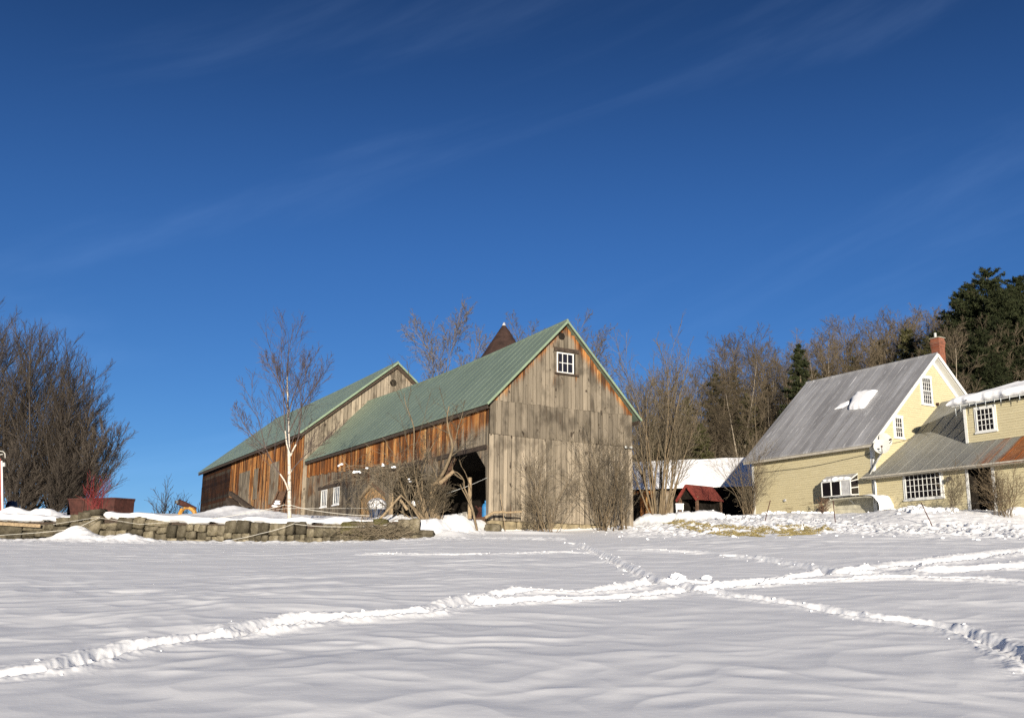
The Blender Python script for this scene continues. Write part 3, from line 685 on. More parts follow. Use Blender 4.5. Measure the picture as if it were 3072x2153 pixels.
g2 = MB(); g2.add([(xf + .01, .92, z0), (xf + .01, 1.5, z0), (xf + .01, 1.5, z1), (xf + .01, .92, z1)], [(0, 1, 2, 3)]); g2.poly([(0, .98, z0 - .04), (xf, y0, z0 - .03), (xf, y1, z0 - .03), (0, 2.98, z0 - .04)], (0, 0, 1), .02)
g2.poly([(-.01, .98, 1.93), (xf, y0, z1 + .02), (xf, y1, z1 + .02), (-.01, 2.98, 1.93)], (0, 0, 1), .02); g2.build('panel', MAT['silver'], go)
for yy in (1.3, 2.4): g2 = MB(); g2.beam((-.0, yy, .45), (xf + .1, yy, z0 - .04), .03, .03); g2.build('prop', MAT['white'], go)
g2 = MB(); rr = random.Random(3)
def sroll(i, j):
    y = .90 + 1.86 * j; e = max(0, math.sin(math.pi * min(1, max(0, j * 1.02)))) ** .35; n = 1 + .16 * math.sin(7.3 * y) + .10 * math.sin(17 * y + 1); a = 6.2832 * i
    return (xf + .10 + .17 * e * n * math.cos(a), y, z1 + .09 + .115 * e * n * math.sin(a) + .02 * math.sin(5 * y))
g2.grid(sroll, 14, 40)
g2.build('snow_cap', MAT['snow'], go, True)
# arched cellar hood with snow on its back
hd = MB(); N_ = 26
def arch(t, ex=0):
    a = math.pi * t; c, s = math.cos(a), math.sin(a); k = .42
    return .84 + (1.72 + ex) * math.copysign(abs(c) ** k, -c), -.35 + (1.02 + ex) * abs(s) ** k
hd.grid(lambda i, j: (-.02 - .78 * i, *arch(j)), 4, N_); hd.grid(lambda i, j: (-.02 - .78 * i, *arch(j, .06)), 4, N_)
hd.grid(lambda i, j: (-.80, *arch(j, .06 * i)), 1, N_)
ho = hd.build('cellar_hood', MAT['concrete'], house, True)
hd = MB(); hd.poly([(-.03, *arch(j / 20)) for j in range(21)], (1, 0, 0), .01); hd.build('back_wall', MAT['concrete'], ho)
hd = MB(); rr = random.Random(8)
def hs(i, j):
    t = .02 + .60 * j; y, z = arch(t, .065 + (.05 + .16 * math.exp(-((t - .14) / .2) ** 2)) * math.sin(math.pi * min(1, max(0, i * .92 + .08))) + .02 * math.sin(9 * t + 4 * i) + .025 * math.sin(31 * t + 7 * i) * math.sin(5 * i + 1)); return (-.0 - .90 * i + .03 * math.sin(23 * t), y, z)
hd.grid(hs, 8, 30); hd.build('snow_cap', MAT['snow'], ho, True)
# ---- porch wing
EW = -10.5
PR = [(-.5, 1.63), (3.03, 3.92), (5.4, 5.85), (9.4, 2.2)]
cb = MB(); WB_ = (-3.72, -1.78, .46, 1.66)
clapboard(cb, (0, 0, 0), (0, 1, 0), (-1, 0, 0), -.4, 1.75, lambda z: cut([(-5.05, -.06), (EW, -6.25)], (WB_,), z)); cb.build('wing_siding', MAT['clap'], house)
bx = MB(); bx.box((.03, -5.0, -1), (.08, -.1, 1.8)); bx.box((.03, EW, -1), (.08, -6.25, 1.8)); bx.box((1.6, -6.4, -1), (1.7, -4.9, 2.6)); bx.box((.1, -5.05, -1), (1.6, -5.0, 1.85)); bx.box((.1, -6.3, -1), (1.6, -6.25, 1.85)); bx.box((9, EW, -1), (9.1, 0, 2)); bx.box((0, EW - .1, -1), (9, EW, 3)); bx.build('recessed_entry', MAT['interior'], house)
cbd = MB(); cbd.box((-.035, -5.09, -.4), (0, -4.96, 1.7)); cbd.build('corner_board', MAT['white'], house); cbd = MB(); cbd.box((-.035, -6.36, -.4), (0, -6.22, 1.7)); cbd.build('corner_board', MAT['white'], house)
wr = MB()
for (a, za), (b, zb) in zip(PR[:-1], PR[1:]):
    e = .34 if a < 0 else -.03
    for dz, fl_ in ((0, 0), (-.06, 1)): wr.grid(lambda i, j: (a + (b - a) * i, (e if (a + (b - a) * i) < .02 else -.03) + (EW - .3 - (e if (a + (b - a) * i) < .02 else -.03)) * j, za + (zb - za) * i + dz), 8, 12)
    y = -.35
    while y > EW:
        wr.tube([(a + (b - a) * t, y, za + (zb - za) * t + .005) for t in (0, .5, 1)], .020, 4, False); y -= .66
wr.box((-.52, EW - .3, 1.56), (-.5, .34, 1.64))
wr.build('wing_roof', MAT['ellroof'], house)
tr = MB(); tr.box((-.56, EW - .3, 1.585), (-.525, .33, 1.65)); tr.box((-.524, EW, 1.54), (-.02, .0, 1.555)); tr.build('eave_board', MAT['eave'], house)
o = window(house, (-.03, WB_[0], WB_[2]), (0, 1, 0), (-1, 0, 0), WB_[1] - WB_[0], WB_[3] - WB_[2], 8, 4, .05, .022)
t = MB(); a, b, c, d = WB_; t.box((-.05, a - .11, c - .03), (-.002, a, d)); t.box((-.05, b, c - .03), (-.002, b + .11, d)); t.box((-.09, a - .13, c - .08), (-.002, b + .13, c - .001)); t.build('casing', MAT['white'], o)
wl = MB(); wl.box((-.05, -4.22, 1.15), (-.022, -4.10, 1.32)); wl.tube([(-.05, -4.16, 1.26), (-.16, -4.16, 1.30), (-.20, -4.16, 1.24)], .018, 6); wl.lathe((-.2, -4.16, 1.06), [(.05, 0), (.07, .16), (.02, .2)], 10); wl.build('wall_lamp', MAT['wire'], house)
dp = MB(); dp.tube([(-.10, -.12, 1.5), (-.07, -.10, 1.3), (-.07, -.10, -.3)], .045, 8); dp.build('downspout', MAT['white'], house)
cbl = MB(); cbl.tube([(-.05, HL - .1 - 8.1 * t, 2.55 + .22 * t - .10 * math.sin(math.pi * t) + .02 * math.sin(9 * t)) for t in [i / 16 for i in range(17)]], .012, 4)
cbl.tube([(-.06, -.02, 2.6), (-.09, .02, 1.9), (-.07, .06, 1.2), (-.05, .03, .4)], .012, 4); cbl.tube([(1.0, -.05, 3.30), (2.4, -.06, 3.62), (3.4, -.3, 4.05)], .010, 4); cbl.build('cable', MAT['wire'], house)
sl_ = MB(); sl_.tube([(4.95, -.06, 5.72), (5.0, -.16, 5.68)], [.05, .09], 10); sl_.build('flood_lamp', MAT['rust'], house)
# ---- dormer on the wing
DX = 1.5; DW = (-5.60, -4.72, 3.36, 4.40); dz0 = 2.98; dzt = 4.58
cb = MB(); clapboard(cb, (DX, 0, 0), (0, 1, 0), (-1, 0, 0), dz0 - .05, dzt, lambda z: cut([(EW, -4.16)], (DW,), z)); do = cb.build('dormer', MAT['clap'], house)
bx = MB(); bx.box((DX + .03, EW, 2.9), (DX + .08, -4.12, dzt)); bx.poly([(DX + .03, -4.12, 2.9), (DX + .03, -4.12, dzt), (4.2, -4.12, 5.2), (4.2, -4.12, 4.4)], (0, -1, 0), .05); bx.build('cheek_wall', MAT['clap'], do)
cbd = MB(); cbd.box((DX - .035, -4.20, dz0 - .05), (DX, -4.06, dzt)); cbd.box((DX, -4.115, dz0), (DX + .13, -4.08, dzt)); cbd.build('corner_board', MAT['white'], do)
rf = MB(); rf.poly([(DX - .38, -3.75, 4.60), (DX - .38, EW, 4.60), (5.5, EW, 5.80), (5.5, -3.75, 5.80)], (0, 0, 1), .07); rf.build('dormer_roof', MAT['galv'], do)
o = window(house, (DX - .03, DW[0], DW[2]), (0, 1, 0), (-1, 0, 0), DW[1] - DW[0], DW[3] - DW[2], 4, 4, .05, .02, mid=2)
t = MB(); a, b, c, d = DW; t.box((DX - .05, a - .1, c - .02), (DX - .002, a, d + .1)); t.box((DX - .05, b, c - .02), (DX - .002, b + .1, d + .1)); t.box((DX - .049, a, d), (DX - .002, b, d + .1)); t.box((DX - .09, a - .12, c - .08), (DX - .002, b + .12, c - .001)); t.build('casing', MAT['white'], o)
sn = MB(); rr = random.Random(4)
def slab(i, j):
    y = -3.55 + (EW + 3.55) * j; a = i * math.pi   # rounded cross-section strip from underside front to top back
    base = 4.68; edge = min(1, j * 14) ** .5; n = .05 * math.sin(3.1 * y) + .03 * math.sin(7.3 * y + 2) + .02 * math.sin(12.9 * y + 1)
    prof = [(.02, -.02), (-.10, .0), (-.20, .10), (-.20, .24), (-.10, .36), (.12, .44), (1.0, .62), (2.4, 1.0), (4.2, 1.52)]
    k = i * 8; q = int(min(7, k)); f_ = k - q; x = prof[q][0] + (prof[q + 1][0] - prof[q][0]) * f_; z = prof[q][1] + (prof[q + 1][1] - prof[q][1]) * f_
    flat_ = max(0, x) * .207
    return (DX - .32 + x + n * (x < .3) * edge, y, base + flat_ + (z - flat_) * (.25 + .75 * edge) + n * .7 * edge * (i > .25))
sn.grid(slab, 24, 70); sn.build('snow_slab', MAT['snow'], do, True)
ice = bpy.data.materials.new('ice'); ice.use_nodes = True; ib = ice.node_tree.nodes['Principled BSDF']; ib.inputs['Base Color'].default_value = (.75, .80, .82, 1); ib.inputs['Roughness'].default_value = .12; ib.inputs['Transmission Weight'].default_value = .55; ib.inputs['IOR'].default_value = 1.31
MAT['ice'] = ice
for i in range(15):
    y = -3.8 - i * .40 - rr.uniform(0, .15); L = rr.choice((.08, .12, .2, .3, .15)) if i else .45; k = MB(); xx = DX - .40 if i else DX - .25
    k.tube([(xx, y, 4.66), (xx + .01, y, 4.6 - L * .5), (xx, y, 4.58 - L)], [.022, .014, .003], 6); k.build('icicle', MAT['ice'], do, True)
# satellite dishes on the porch corner
def dish(px, py, D, rad, dirv, label, arm=True):
    p = at(px, py, D); e = empty('satellite_dish', p, label=label, cat='satellite dish', group='satellite dishes on the farmhouse corner'); d = V(dirv).normalized(); x = d.orthogonal().normalized(); y = d.cross(x)
    m = MB(); m.grid(lambda i, j: d * (.16 * rad * (i * i - 1)) + (x * math.cos(6.2832 * j) + y * math.sin(6.2832 * j)) * rad * (i + .001), 6, 26); m.grid(lambda i, j: d * (.16 * rad * (i * i - 1) - .012) + (x * math.cos(6.2832 * j) + y * math.sin(6.2832 * j)) * rad * (i + .001), 6, 26)
    m.build('dish', MAT['galv'], e, True)
    dn = V((0, 0, -1)); lo_ = (dn - d * dn.dot(d)).normalized()
    tip = d * rad * 1.05 + lo_ * rad * .35
    m = MB(); m.tube([lo_ * rad * .95, tip + lo_ * .1], .018, 6); m.build('arm', MAT['wire'], e)
    m = MB(); m.tube([tip + lo_ * .02, tip - d * .13], [.05, .035], 10); m.build('receiver', MAT['rust'], e)
    b = H0 + U * .05 + G * -.25; b = V((b.x, b.y, 0)); c = -d * .2 * rad - d * .06
    m = MB(); m.tube([c, c + V((0, 0, -rad * .7)), V((b.x - p.x, b.y - p.y, H0.z + 1.75 - p.z))], .03, 8); m.build('mast', MAT['galv'], e)
dish(2645, 1338, 47.05, .37, (-.35, -.92, .22), 'round grey satellite dish facing the field, in front of its twin')
dish(2657, 1318, 47.45, .36, (.25, -.9, .25), 'satellite dish half hidden behind another dish, nearer the small gable window')
# ------------------------------------------------------------------ snow-roofed shed and red-roofed lean-to
sp_ = at(2248, 1450, 66.0); a20 = R(-20)
shed = empty('shed', (sp_.x, sp_.y, gz(sp_.x, sp_.y)), a20, label='long low shed with a snow covered roof behind the bare trees', cat='shed')
ez = at(2248, 1460, 66.0).z - shed.location.z; rz = at(2225, 1370, 68.).z - shed.location.z; SLn = 10.5; ez2 = at(1903, 1472, 69.).z - shed.location.z
sm = MB(); boards(sm, (-SLn, .1, 0), (1, 0, 0), (0, -1, 0), 5.4, lambda s: ez2 - .05, lambda s: -.8, .24, rng, prot=lambda s, z: .9 if s < 4 else .2, hole=lambda s: [(-2, ez2 - .25)] if 2.1 < s < 3.1 else [], tone=.8); sm.build('front_siding', MAT['wood'], shed)
sm = MB(); sm.box((-SLn, 3.6, -1), (0, 3.7, rz)); sm.box((-SLn, .13, -1), (-5.2, .2, ez2)); sm.box((-.1, .2, -1), (0, 3.6, ez)); sm.box((-SLn, .2, -1), (-SLn + .1, 3.6, ez)); sm.box((-5.2, .2, -1), (-5.1, 3.6, ez)); sm.box((-5.1, 1.6, -1), (0, 1.7, ez)); sm.box((-5.1, .2, ez - .1), (-.1, 3.6, ez - .05)); sm.build('inner_wall', MAT['interior'], shed)
sm = MB(); sm.grid(lambda i, j: (-SLn + (SLn + .15) * i, -.25 + 4.1 * j, (ez2 + (ez - ez2) * i) + (rz - ez) * j), 10, 4); sm.grid(lambda i, j: (-SLn + (SLn + .15) * i, 3.85 + 4.1 * j, (ez2 + (ez - ez2) * i) + (rz - ez) * (1 - j)), 10, 4); so_ = sm.build('roof', MAT['darkwood'], shed)
sm = MB()
def sroof(i, j):
    e = min(1, i * 25, (1 - i) * 25) ** .5; e2 = min(1, j * 10) ** .5; n = .02 * math.sin(17 * i) + .015 * math.sin(31 * i + 9 * j)
    return (-SLn - .1 + (SLn + .3) * i, -.32 + .04 * math.sin(40 * i) + 4.25 * j, (ez2 + (ez - ez2) * i) + (rz - ez) * j + .02 + (.20 + n) * e * e2)
sm.grid(sroof, 80, 14); sm.grid(lambda i, j: (-SLn - .1 + (SLn + .3) * i, 3.93 + 4.1 * j, (ez2 + (ez - ez2) * i) + (rz - ez) * (1 - j) + .2), 20, 4); sm.build('snow_cover', MAT['snow'], so_, True)
sm = MB(); sm.tube([(-9.75, .35, ez2 + .3), (-9.75, .35, ez2 + .85)], .10, 10); sm.tube([(-9.75, .35, ez2 + .85), (-9.9, .2, ez2 + 1.15)], [.19, .21], 10); sm.build('roof_vent', MAT['rust'], shed)
ap = at(2062, 1454, 60.0); lt = empty('lean_to', (ap.x, ap.y, gz(ap.x, ap.y)), R(38), label='small open shelter with a red metal gable roof beside the snow roofed shed', cat='shelter')
hA = ap.z - lt.location.z
# local X = ridge direction away, local Y = left
lw_ = MB(); hw = .82; dr_ = .92
for s in (-1, 1): lw_.poly([(-.12, 0, hA), (2.3, 0, hA), (2.3, s * hw, hA - dr_), (-.12, s * hw, hA - dr_)], (0, 0, 1), .04)
lw_.build('roof', MAT['redroof'], lt)
lw_ = MB()
for s in (-1, 1): lw_.beam((-.13, 0, hA - .02), (-.13, s * hw, hA - dr_ - .02), .03, .16)
lw_.build('gable_trim', MAT['redpaint'], lt)
for s in (-1, 1):
    for xx in (0, 2.1): q = MB(); q.box((xx, s * .66 - .07, -.8), (xx + .14, s * .66 + .07, hA - .72)); q.build('post', MAT['browntimber'], lt)
q = MB(); q.box((2.05, -.66, -.8), (2.09, .66, hA - .7)); q.box((.1, .62, -.8), (2.1, .66, hA - .8)); q.box((.1, -.66, -.8), (2.1, -.62, .9)); q.build('wall', MAT['interior'], lt)  # walls near-black, the shade beneath the roof put into their colour
q = MB(); q.poly([(.05, 0, hA - .06), (.05, .7, hA - .84), (.05, -.7, hA - .84)], (1, 0, 0), .02); q.build('gable_shade_panel', MAT['interior'], lt)  # dark sheet added in the open gable to stand for its shade
wbp = at(2038, 1520, 58.); q = MB(); q.box((-.22, -.15, -.16), (.22, .15, .14)); q.box((-.24, -.17, .14), (.24, .17, .19)); q.box((-.2, -.1, -1.2), (-.14, .1, -.16)); q.box((.14, -.1, -1.2), (.2, .1, -.16))
tag(q.build('white_box', MAT['white'], loc=wbp), 'white box standing left of the red roofed shelter', 'box')
# ------------------------------------------------------------------ trees
def path(p, d, L, n, wob, up, rng):
    pts = [V(p)]; d = V(d).normalized(); s = L / n
    for i in range(n):
        d = d + V((rng.gauss(0, wob), rng.gauss(0, wob), rng.gauss(0, wob) + up)); d.normalize(); pts.append(pts[-1] + d * s)
    return pts
def interp(pts, t):
    k = t * (len(pts) - 1); i = min(int(k), len(pts) - 2); f = k - i
    return pts[i].lerp(pts[i + 1], f), (pts[i + 1] - pts[i]).normalized()
def grow(mbs, pts, r0, r1, lev, LV, rng, az=None):
    n = len(pts); rad = [r0 + (r1 - r0) * i / (n - 1) for i in range(n)]; thr = LV[0].get('thr', 0)
    if lev == 0 and thr:
        q = max(1, sum(1 for x in rad if x > thr))
        if q > 1: mbs[0].tube(pts[:q], rad[:q], LV[0]['s'], cap=False)
        if q < n: mbs[-1].tube(pts[q - 1:], rad[q - 1:], 5, cap=False)
    else: mbs[min(lev, len(mbs) - 1)].tube(pts, rad, LV[lev]['s'], cap=lev < 2)
    if lev + 1 >= len(LV): return
    P = LV[lev + 1]; Lp = sum((pts[i + 1] - pts[i]).length for i in range(n - 1)); az = rng.uniform(0, 6.28); m = max(1, int(P['n'] * rng.uniform(.8, 1.2)))
    for i in range(m):
        t = P['t0'] + (1 - P['t0']) * (i + rng.random()) / m; t = min(t, .985); q, d = interp(pts, t)
        az += 2.4 + rng.uniform(-.5, .5); x = d.orthogonal().normalized(); x.rotate(Quaternion(d, az)); a = R(P['a'] + rng.uniform(-1, 1) * P.get('av', 12))
        cd = d * math.cos(a) + x * math.sin(a)
        if P.get('flat'): cd.z *= P['flat']
        L = Lp * P['l'] * rng.uniform(.7, 1.25) * (1.15 - P.get('sh', .6) * t)
        if L < .05: continue
        rr = max(P.get('rmin', .004), (r0 + (r1 - r0) * t) * P.get('rr', .6)); re = max(P.get('rmin', .004) * .8, rr * .3)
        grow(mbs, path(q, cd, L, P['g'], P['w'], P['u'], rng), rr, re, lev + 1, LV, rng)
def tree(name, loc, stems, LV, mats, seed, k_trunk=1, **tg):
    rng = random.Random(seed); t = MB(); c = MB(); mbs = [t] * k_trunk + [c]
    for pts, r0, r1 in stems(rng): grow(mbs, pts, r0, r1, 0, LV, rng)
    e = empty(name, loc, **tg)
    t.build('trunk' if k_trunk else 'stem', mats[0], e, True); c.build('crown', mats[1], e); return e
def lv(s, **k): k['s'] = s; return k
# forest tree prototypes ------------------------------------------------
def forest_stems(H):
    return lambda r: [(path((0, 0, -.5), (r.gauss(0, .03), r.gauss(0, .03), 1), H + .5, 9, .035, .05, r), H * .0105, .012)]
FOREST = [lv(6), lv(4, n=28, t0=.12, a=44, l=.29, g=5, w=.10, u=.09, rr=.42, sh=.65, rmin=.020), lv(3, n=11, t0=.2, a=38, l=.42, g=3, w=.14, u=.06, rmin=.012), lv(3, n=7, t0=.15, a=36, l=.5, g=2, w=.16, u=.03, rmin=.011)]
protoF = []
ftag = dict(label='bare grey-brown tree of the woods rising behind the shed and farmhouse', cat='tree', group='bare trees in the woods behind the farm')
for i in range(5):
    H = 13 + 1.2 * i
    protoF.append((tree('bare_tree', (0, 0, 0), forest_stems(H), FOREST, (MAT['palebark' if i in (1, 3) else 'forest'], MAT['forest']), 100 + i, 1, **ftag), H))
# silhouette of the woods: photo x -> y of the tree tops
SIL = [(1860, 1180), (1930, 1130), (2000, 1120), (2080, 1105), (2140, 1085), (2200, 1015), (2260, 1000), (2330, 1035), (2400, 1045), (2460, 1000), (2520, 985), (2600, 985), (2700, 955), (2790, 945), (2860, 930), (3072, 930), (3400, 930)]
def sil(x):
    for (a, ya), (b, yb) in zip(SIL[:-1], SIL[1:]):
        if a <= x <= b: return ya + (yb - ya) * (x - a) / (b - a)
    return 930
rng = random.Random(21); used = set()
def ground_any(x, y):
    return max(gz(x, y), hill_z(x, y)) if (y > 72 and x > 4) else gz(x, y)
def place(protos, px, topy, D, rng, **tg):
    i = rng.randrange(len(protos)); e, H = protos[i]; p = at(px, topy, D); zb = ground_any(p.x, p.y); s = (p.z - zb) / H
    o = e if i not in used and protos is protoF else copy_tree(e)
    if protos is protoF: used.add(i)
    o.location = (p.x, p.y, zb); sc_ = max(.35, s); o.scale = (sc_ * rng.uniform(.85, 1.1), sc_ * rng.uniform(.85, 1.1), sc_); o.rotation_euler = (0, 0, rng.uniform(0, 6.28))
    for a, b in tg.items(): o[a] = b
    return o
for row, (D, n, dy) in enumerate(((122, 30, -4), (112, 32, 12), (103, 34, 35), (96, 30, 75), (92, 24, 130))):
    for k in range(n):
        px = 1900 + (3180 - 1900) * (k + rng.random()) / n
        place(protoF, px, sil(px) + 12 + dy + rng.uniform(-5, 45), D + rng.uniform(-4, 4), rng)
# conifers ---------------------------------------------------------------
def conifer(seed, H, W, dens, lvls, droop, irregular, mat, zb=.08, **tg):
    r = random.Random(seed); t = MB(); c = MB(); t.tube(path((0, 0, -.5), (0, 0, 1), H + .5, 8, .012, .1, r), [H * .014 * (1 - i / 8.6) + .01 for i in range(9)], 7)
    for k in range(lvls):
        f = (k + r.random()) / lvls; z = H * (zb + (1 - zb) * f); nb = r.randint(4, 7)
        for b in range(nb):
            a = r.uniform(0, 6.28); L = W * ((1 - f) ** .75 * .95 + .06) * r.uniform(1 - irregular, 1 + irregular * .6)
            d = V((math.cos(a), math.sin(a), droop + r.uniform(-.12, .12))); pts = path((0, 0, z), d, L, 4, .06, .05, r)
            t.tube(pts, [.035 * (1 - f) + .012, .02, .015, .01, .006], 3, False)
            m = int(dens * L) + 4
            for j in range(m):
                tt = .12 + .88 * (j + r.random()) / m; q, dd = interp(pts, min(tt, .99)); sd = dd.cross(V((0, 0, 1))); w_ = (1 - tt * .6) * L * .30
                q = q + sd * r.uniform(-w_, w_) + V((0, 0, r.uniform(-.10, .06)))
                for _ in range(3):
                    n_ = V((r.gauss(0, 1), r.gauss(0, 1), r.gauss(0, 1) + .5)).normalized(); x = n_.orthogonal().normalized(); x.rotate(Quaternion(n_, r.uniform(0, 6.28))); y = n_.cross(x); s = r.uniform(.10, .22)
                    c.add([q - x * s, q + y * s * .16, q + x * s * 1.1, q - y * s * .16], [(0, 1, 2, 3)])
    e = empty('conifer', (0, 0, 0), **tg); t.build('trunk', MAT['forest'], e); c.build('crown', mat, e); return e
spr = conifer(1, 12, 2.6, 30, 46, -.10, .3, MAT['needles'], label='single pointed dark spruce above the left part of the house roof', cat='conifer')
p = at(2395, 1032, 86); z = ground_any(p.x, p.y); spr.location = (p.x, p.y, z); spr.scale = [(p.z - z) / 12] * 3
ptag = dict(label='tall dark green pine in the woods at the right edge', cat='conifer', group='tall pines at the right edge')
pines = [conifer(2, 16, 4.6, 30, 44, .16, .55, MAT['needles'], .38, **ptag), conifer(3, 16, 4.3, 30, 42, .20, .6, MAT['needles'], .34, **ptag)]
PN = [(2960, 808, 84), (2880, 880, 86), (3052, 830, 88), (2905, 850, 92), (3010, 870, 80), (2830, 985, 90), (2990, 960, 76), (3110, 800, 86), (3070, 920, 78), (2935, 990, 74)]
for i, (px, ty, D) in enumerate(PN):
    o = pines[i] if i < 2 else copy_tree(pines[i % 2]); p = at(px, ty, D); z = ground_any(p.x, p.y); o.location = (p.x, p.y, z); k = (p.z - z) / 16; o.scale = (k, k, k); o.rotation_euler = (0, 0, i * 1.7)
hem = conifer(4, 12, 3.1, 24, 42, -.02, .5, MAT['needles2'], label='brownish green hemlock among the bare trees behind the shed and house', cat='conifer', group='hemlocks among the bare trees')
HM = [(2145, 1120, 92), (2060, 1190, 88), (2640, 1020, 95), (2560, 1070, 92), (2720, 985, 97), (1960, 1250, 84), (2240, 1180, 84), (2300, 1150, 96), (2440, 1110, 88), (2780, 1010, 84), (2340, 1230, 80), (2100, 1270, 78), (2190, 1280, 86), (2010, 1290, 76), (2480, 1090, 100), (2200, 1120, 101), (2840, 1060, 79), (2920, 1100, 82), (3020, 1080, 84), (3090, 1060, 80), (2030, 1230, 97), (2380, 1150, 101)]
for i, (px, ty, D) in enumerate(HM):
    o = hem if i == 0 else copy_tree(hem); p = at(px, ty, D + (12 if px < 2700 else 0)); z = ground_any(p.x, p.y); o.location = (p.x, p.y, z); k = (p.z - z) / 12; o.scale = (k * 1.1, k * 1.1, k); o.rotation_euler = (0, 0, i * 2.1)
for i, (px, ty) in enumerate(((2850, 1040), (2895, 1010), (2945, 1050), (2985, 1000), (3035, 1030), (3080, 1010), (2810, 1090), (2920, 1120), (3010, 1110), (3060, 1130))):
    place(protoF, px, ty, 73 + (i * 7) % 5, rng)
# left clump of bare trees -------------------------------------------------
def clump_stems(H, n, spread, lean):
    def f(r):
        o = []
        for i in range(n):
            a = 6.28 * i / n + r.uniform(-.4, .4); sp_ = spread * r.uniform(.15, 1) ; d = V((math.cos(a) * sp_ + lean, math.sin(a) * sp_, 1))
            h = H * r.uniform(.72, 1.0) * (1 - .22 * max(0, math.cos(a)) * sp_ / spread); o.append((path((.25 * math.cos(a), .25 * math.sin(a), -.3), d, h, 8, .035, .05, r), H * .009, .012))
        return o
    return f
CLUMP = [lv(5), lv(4, n=21, t0=.02, a=42, l=.42, g=5, w=.06, u=.15, rr=.40, sh=.75, rmin=.018), lv(3, n=11, t0=.12, a=28, l=.44, g=3, w=.07, u=.12, rmin=.010), lv(3, n=6, t0=.12, a=24, l=.55, g=2, w=.08, u=.09, rmin=.0052)]
CL = [(-70, 950, 72, 7, .26, 'tall bare tree cut by the left edge of the photo'), (40, 950, 71, 8, .32, 'tallest bare tree of the clump beside the left edge'), (140, 1010, 70, 8, .38, 'bare spreading tree in the middle of the left clump'), (205, 1085, 69, 8, .44, 'bare tree on the right flank of the left clump, branches sweeping outward'), (258, 1230, 68, 9, .46, 'lowest bare tree of the left clump, above the rusty tank'), (70, 1330, 66, 9, .6, 'low bushy growth at the foot of the left clump, right of the navy drum'), (185, 1350, 66, 9, .6, 'low bushy growth at the foot of the left clump, left of the rusty tank')]
for i, (px, ty, D, n, spd, lb) in enumerate(CL):
    p = at(px, ty, D); z = gz(p.x, p.y); tree('bare_tree', (p.x, p.y, z), clump_stems(p.z - z, n, spd, .05 if i < 2 else .14 + .03 * i), CLUMP, (MAT['maple'], MAT['maple']), 40 + i, 1, label=lb, cat='tree', group='clump of bare trees at the left')
# trees behind the barn ----------------------------------------------------
ROUND = [lv(6), lv(4, n=15, t0=.3, a=40, l=.52, g=6, w=.07, u=.10, rr=.5, sh=.5, rmin=.02), lv(4, n=10, t0=.2, a=32, l=.42, g=4, w=.10, u=.06, rmin=.014), lv(3, n=7, t0=.15, a=34, l=.42, g=3, w=.12, u=.04, rmin=.010), lv(3, n=6, t0=.2, a=32, l=.5, g=2, w=.12, u=.03, rmin=.010)]
def one(H): return lambda r: [(path((0, 0, -.4), (0, 0, 1), H, 7, .04, .06, r), H * .016, .02)]
for px, ty, D, sd, lb in ((1375, 935, 78, 61, 'round crowned bare tree behind the barn roof, left of the silo'), (1600, 945, 86, 62, 'bare tree peeking over the barn ridge just right of the silo cone'), (1775, 985, 82, 63, 'crooked bare tree behind the right slope of the barn gable')):
    p = at(px, ty, D); z = gz(p.x, p.y); tree('bare_tree', (p.x, p.y, z), one((p.z - z) * .80), ROUND, (MAT['twig'], MAT['twig']), sd, 1, label=lb, cat='tree')
# many-stemmed vase shaped tree right of the barn --------------------------
def vase_stems(H, n, spread, r0):
    def f(r):
        o = []
        for i in range(n):
            a = 6.28 * i / n * 1.0 + r.uniform(-.3, .3); s = spread * (r.random() ** .7); d = V((math.cos(a) * s, math.sin(a) * s * .8, 1))
            o.append((path((.28 * math.cos(a), .28 * math.sin(a), -.3), d, H * r.uniform(.55, 1.02), 10, .05, .04, r), r0 * r.uniform(.6, 1.1), .01))
        return o
    return f
VASE = [lv(6), lv(4, n=11, t0=.28, a=24, l=.40, g=5, w=.08, u=.09, rr=.5, sh=.6, rmin=.012), lv(3, n=7, t0=.15, a=28, l=.45, g=3, w=.10, u=.06, rmin=.009), lv(3, n=4, t0=.2, a=28, l=.5, g=2, w=.1, u=.05, rmin=.006)]
p = at(1978, 1535, 57.0); z = gz(p.x, p.y)
tree('many_stemmed_tree', (p.x, p.y, z), vase_stems(10.4, 20, .40, .074), VASE, (MAT['applebark'], MAT['twig']), 71, 1, label='bare vase shaped tree of many upright stems between barn and shed', cat='tree')
# distant little trees on the left skyline
for i, (px, ty) in enumerate(((490, 1478), (518, 1470), (556, 1535), (600, 1528), (640, 1520))):
    p = at(px, ty, 125); z = gz(p.x, p.y); tree('distant_tree', (p.x, p.y, z), vase_stems(p.z - z, 5, .35, .10), [lv(4), lv(3, n=10, t0=.3, a=30, l=.4, g=3, w=.08, u=.08, rmin=.03), lv(3, n=6, t0=.2, a=30, l=.45, g=2, w=.1, u=.05, rmin=.02)], (MAT['maple'], MAT['maple']), 80 + i, 1,
         label=('leftmost small far tree on the skyline, left of the yellow machine arm', 'tallest small far tree on the skyline, behind the yellow machine arm', 'low far tree seen under the yellow machine arm', 'low far tree just left of the snow pile on the skyline', 'low far tree nearest the dark barn end on the skyline')[i], cat='tree', group='far trees on the skyline')
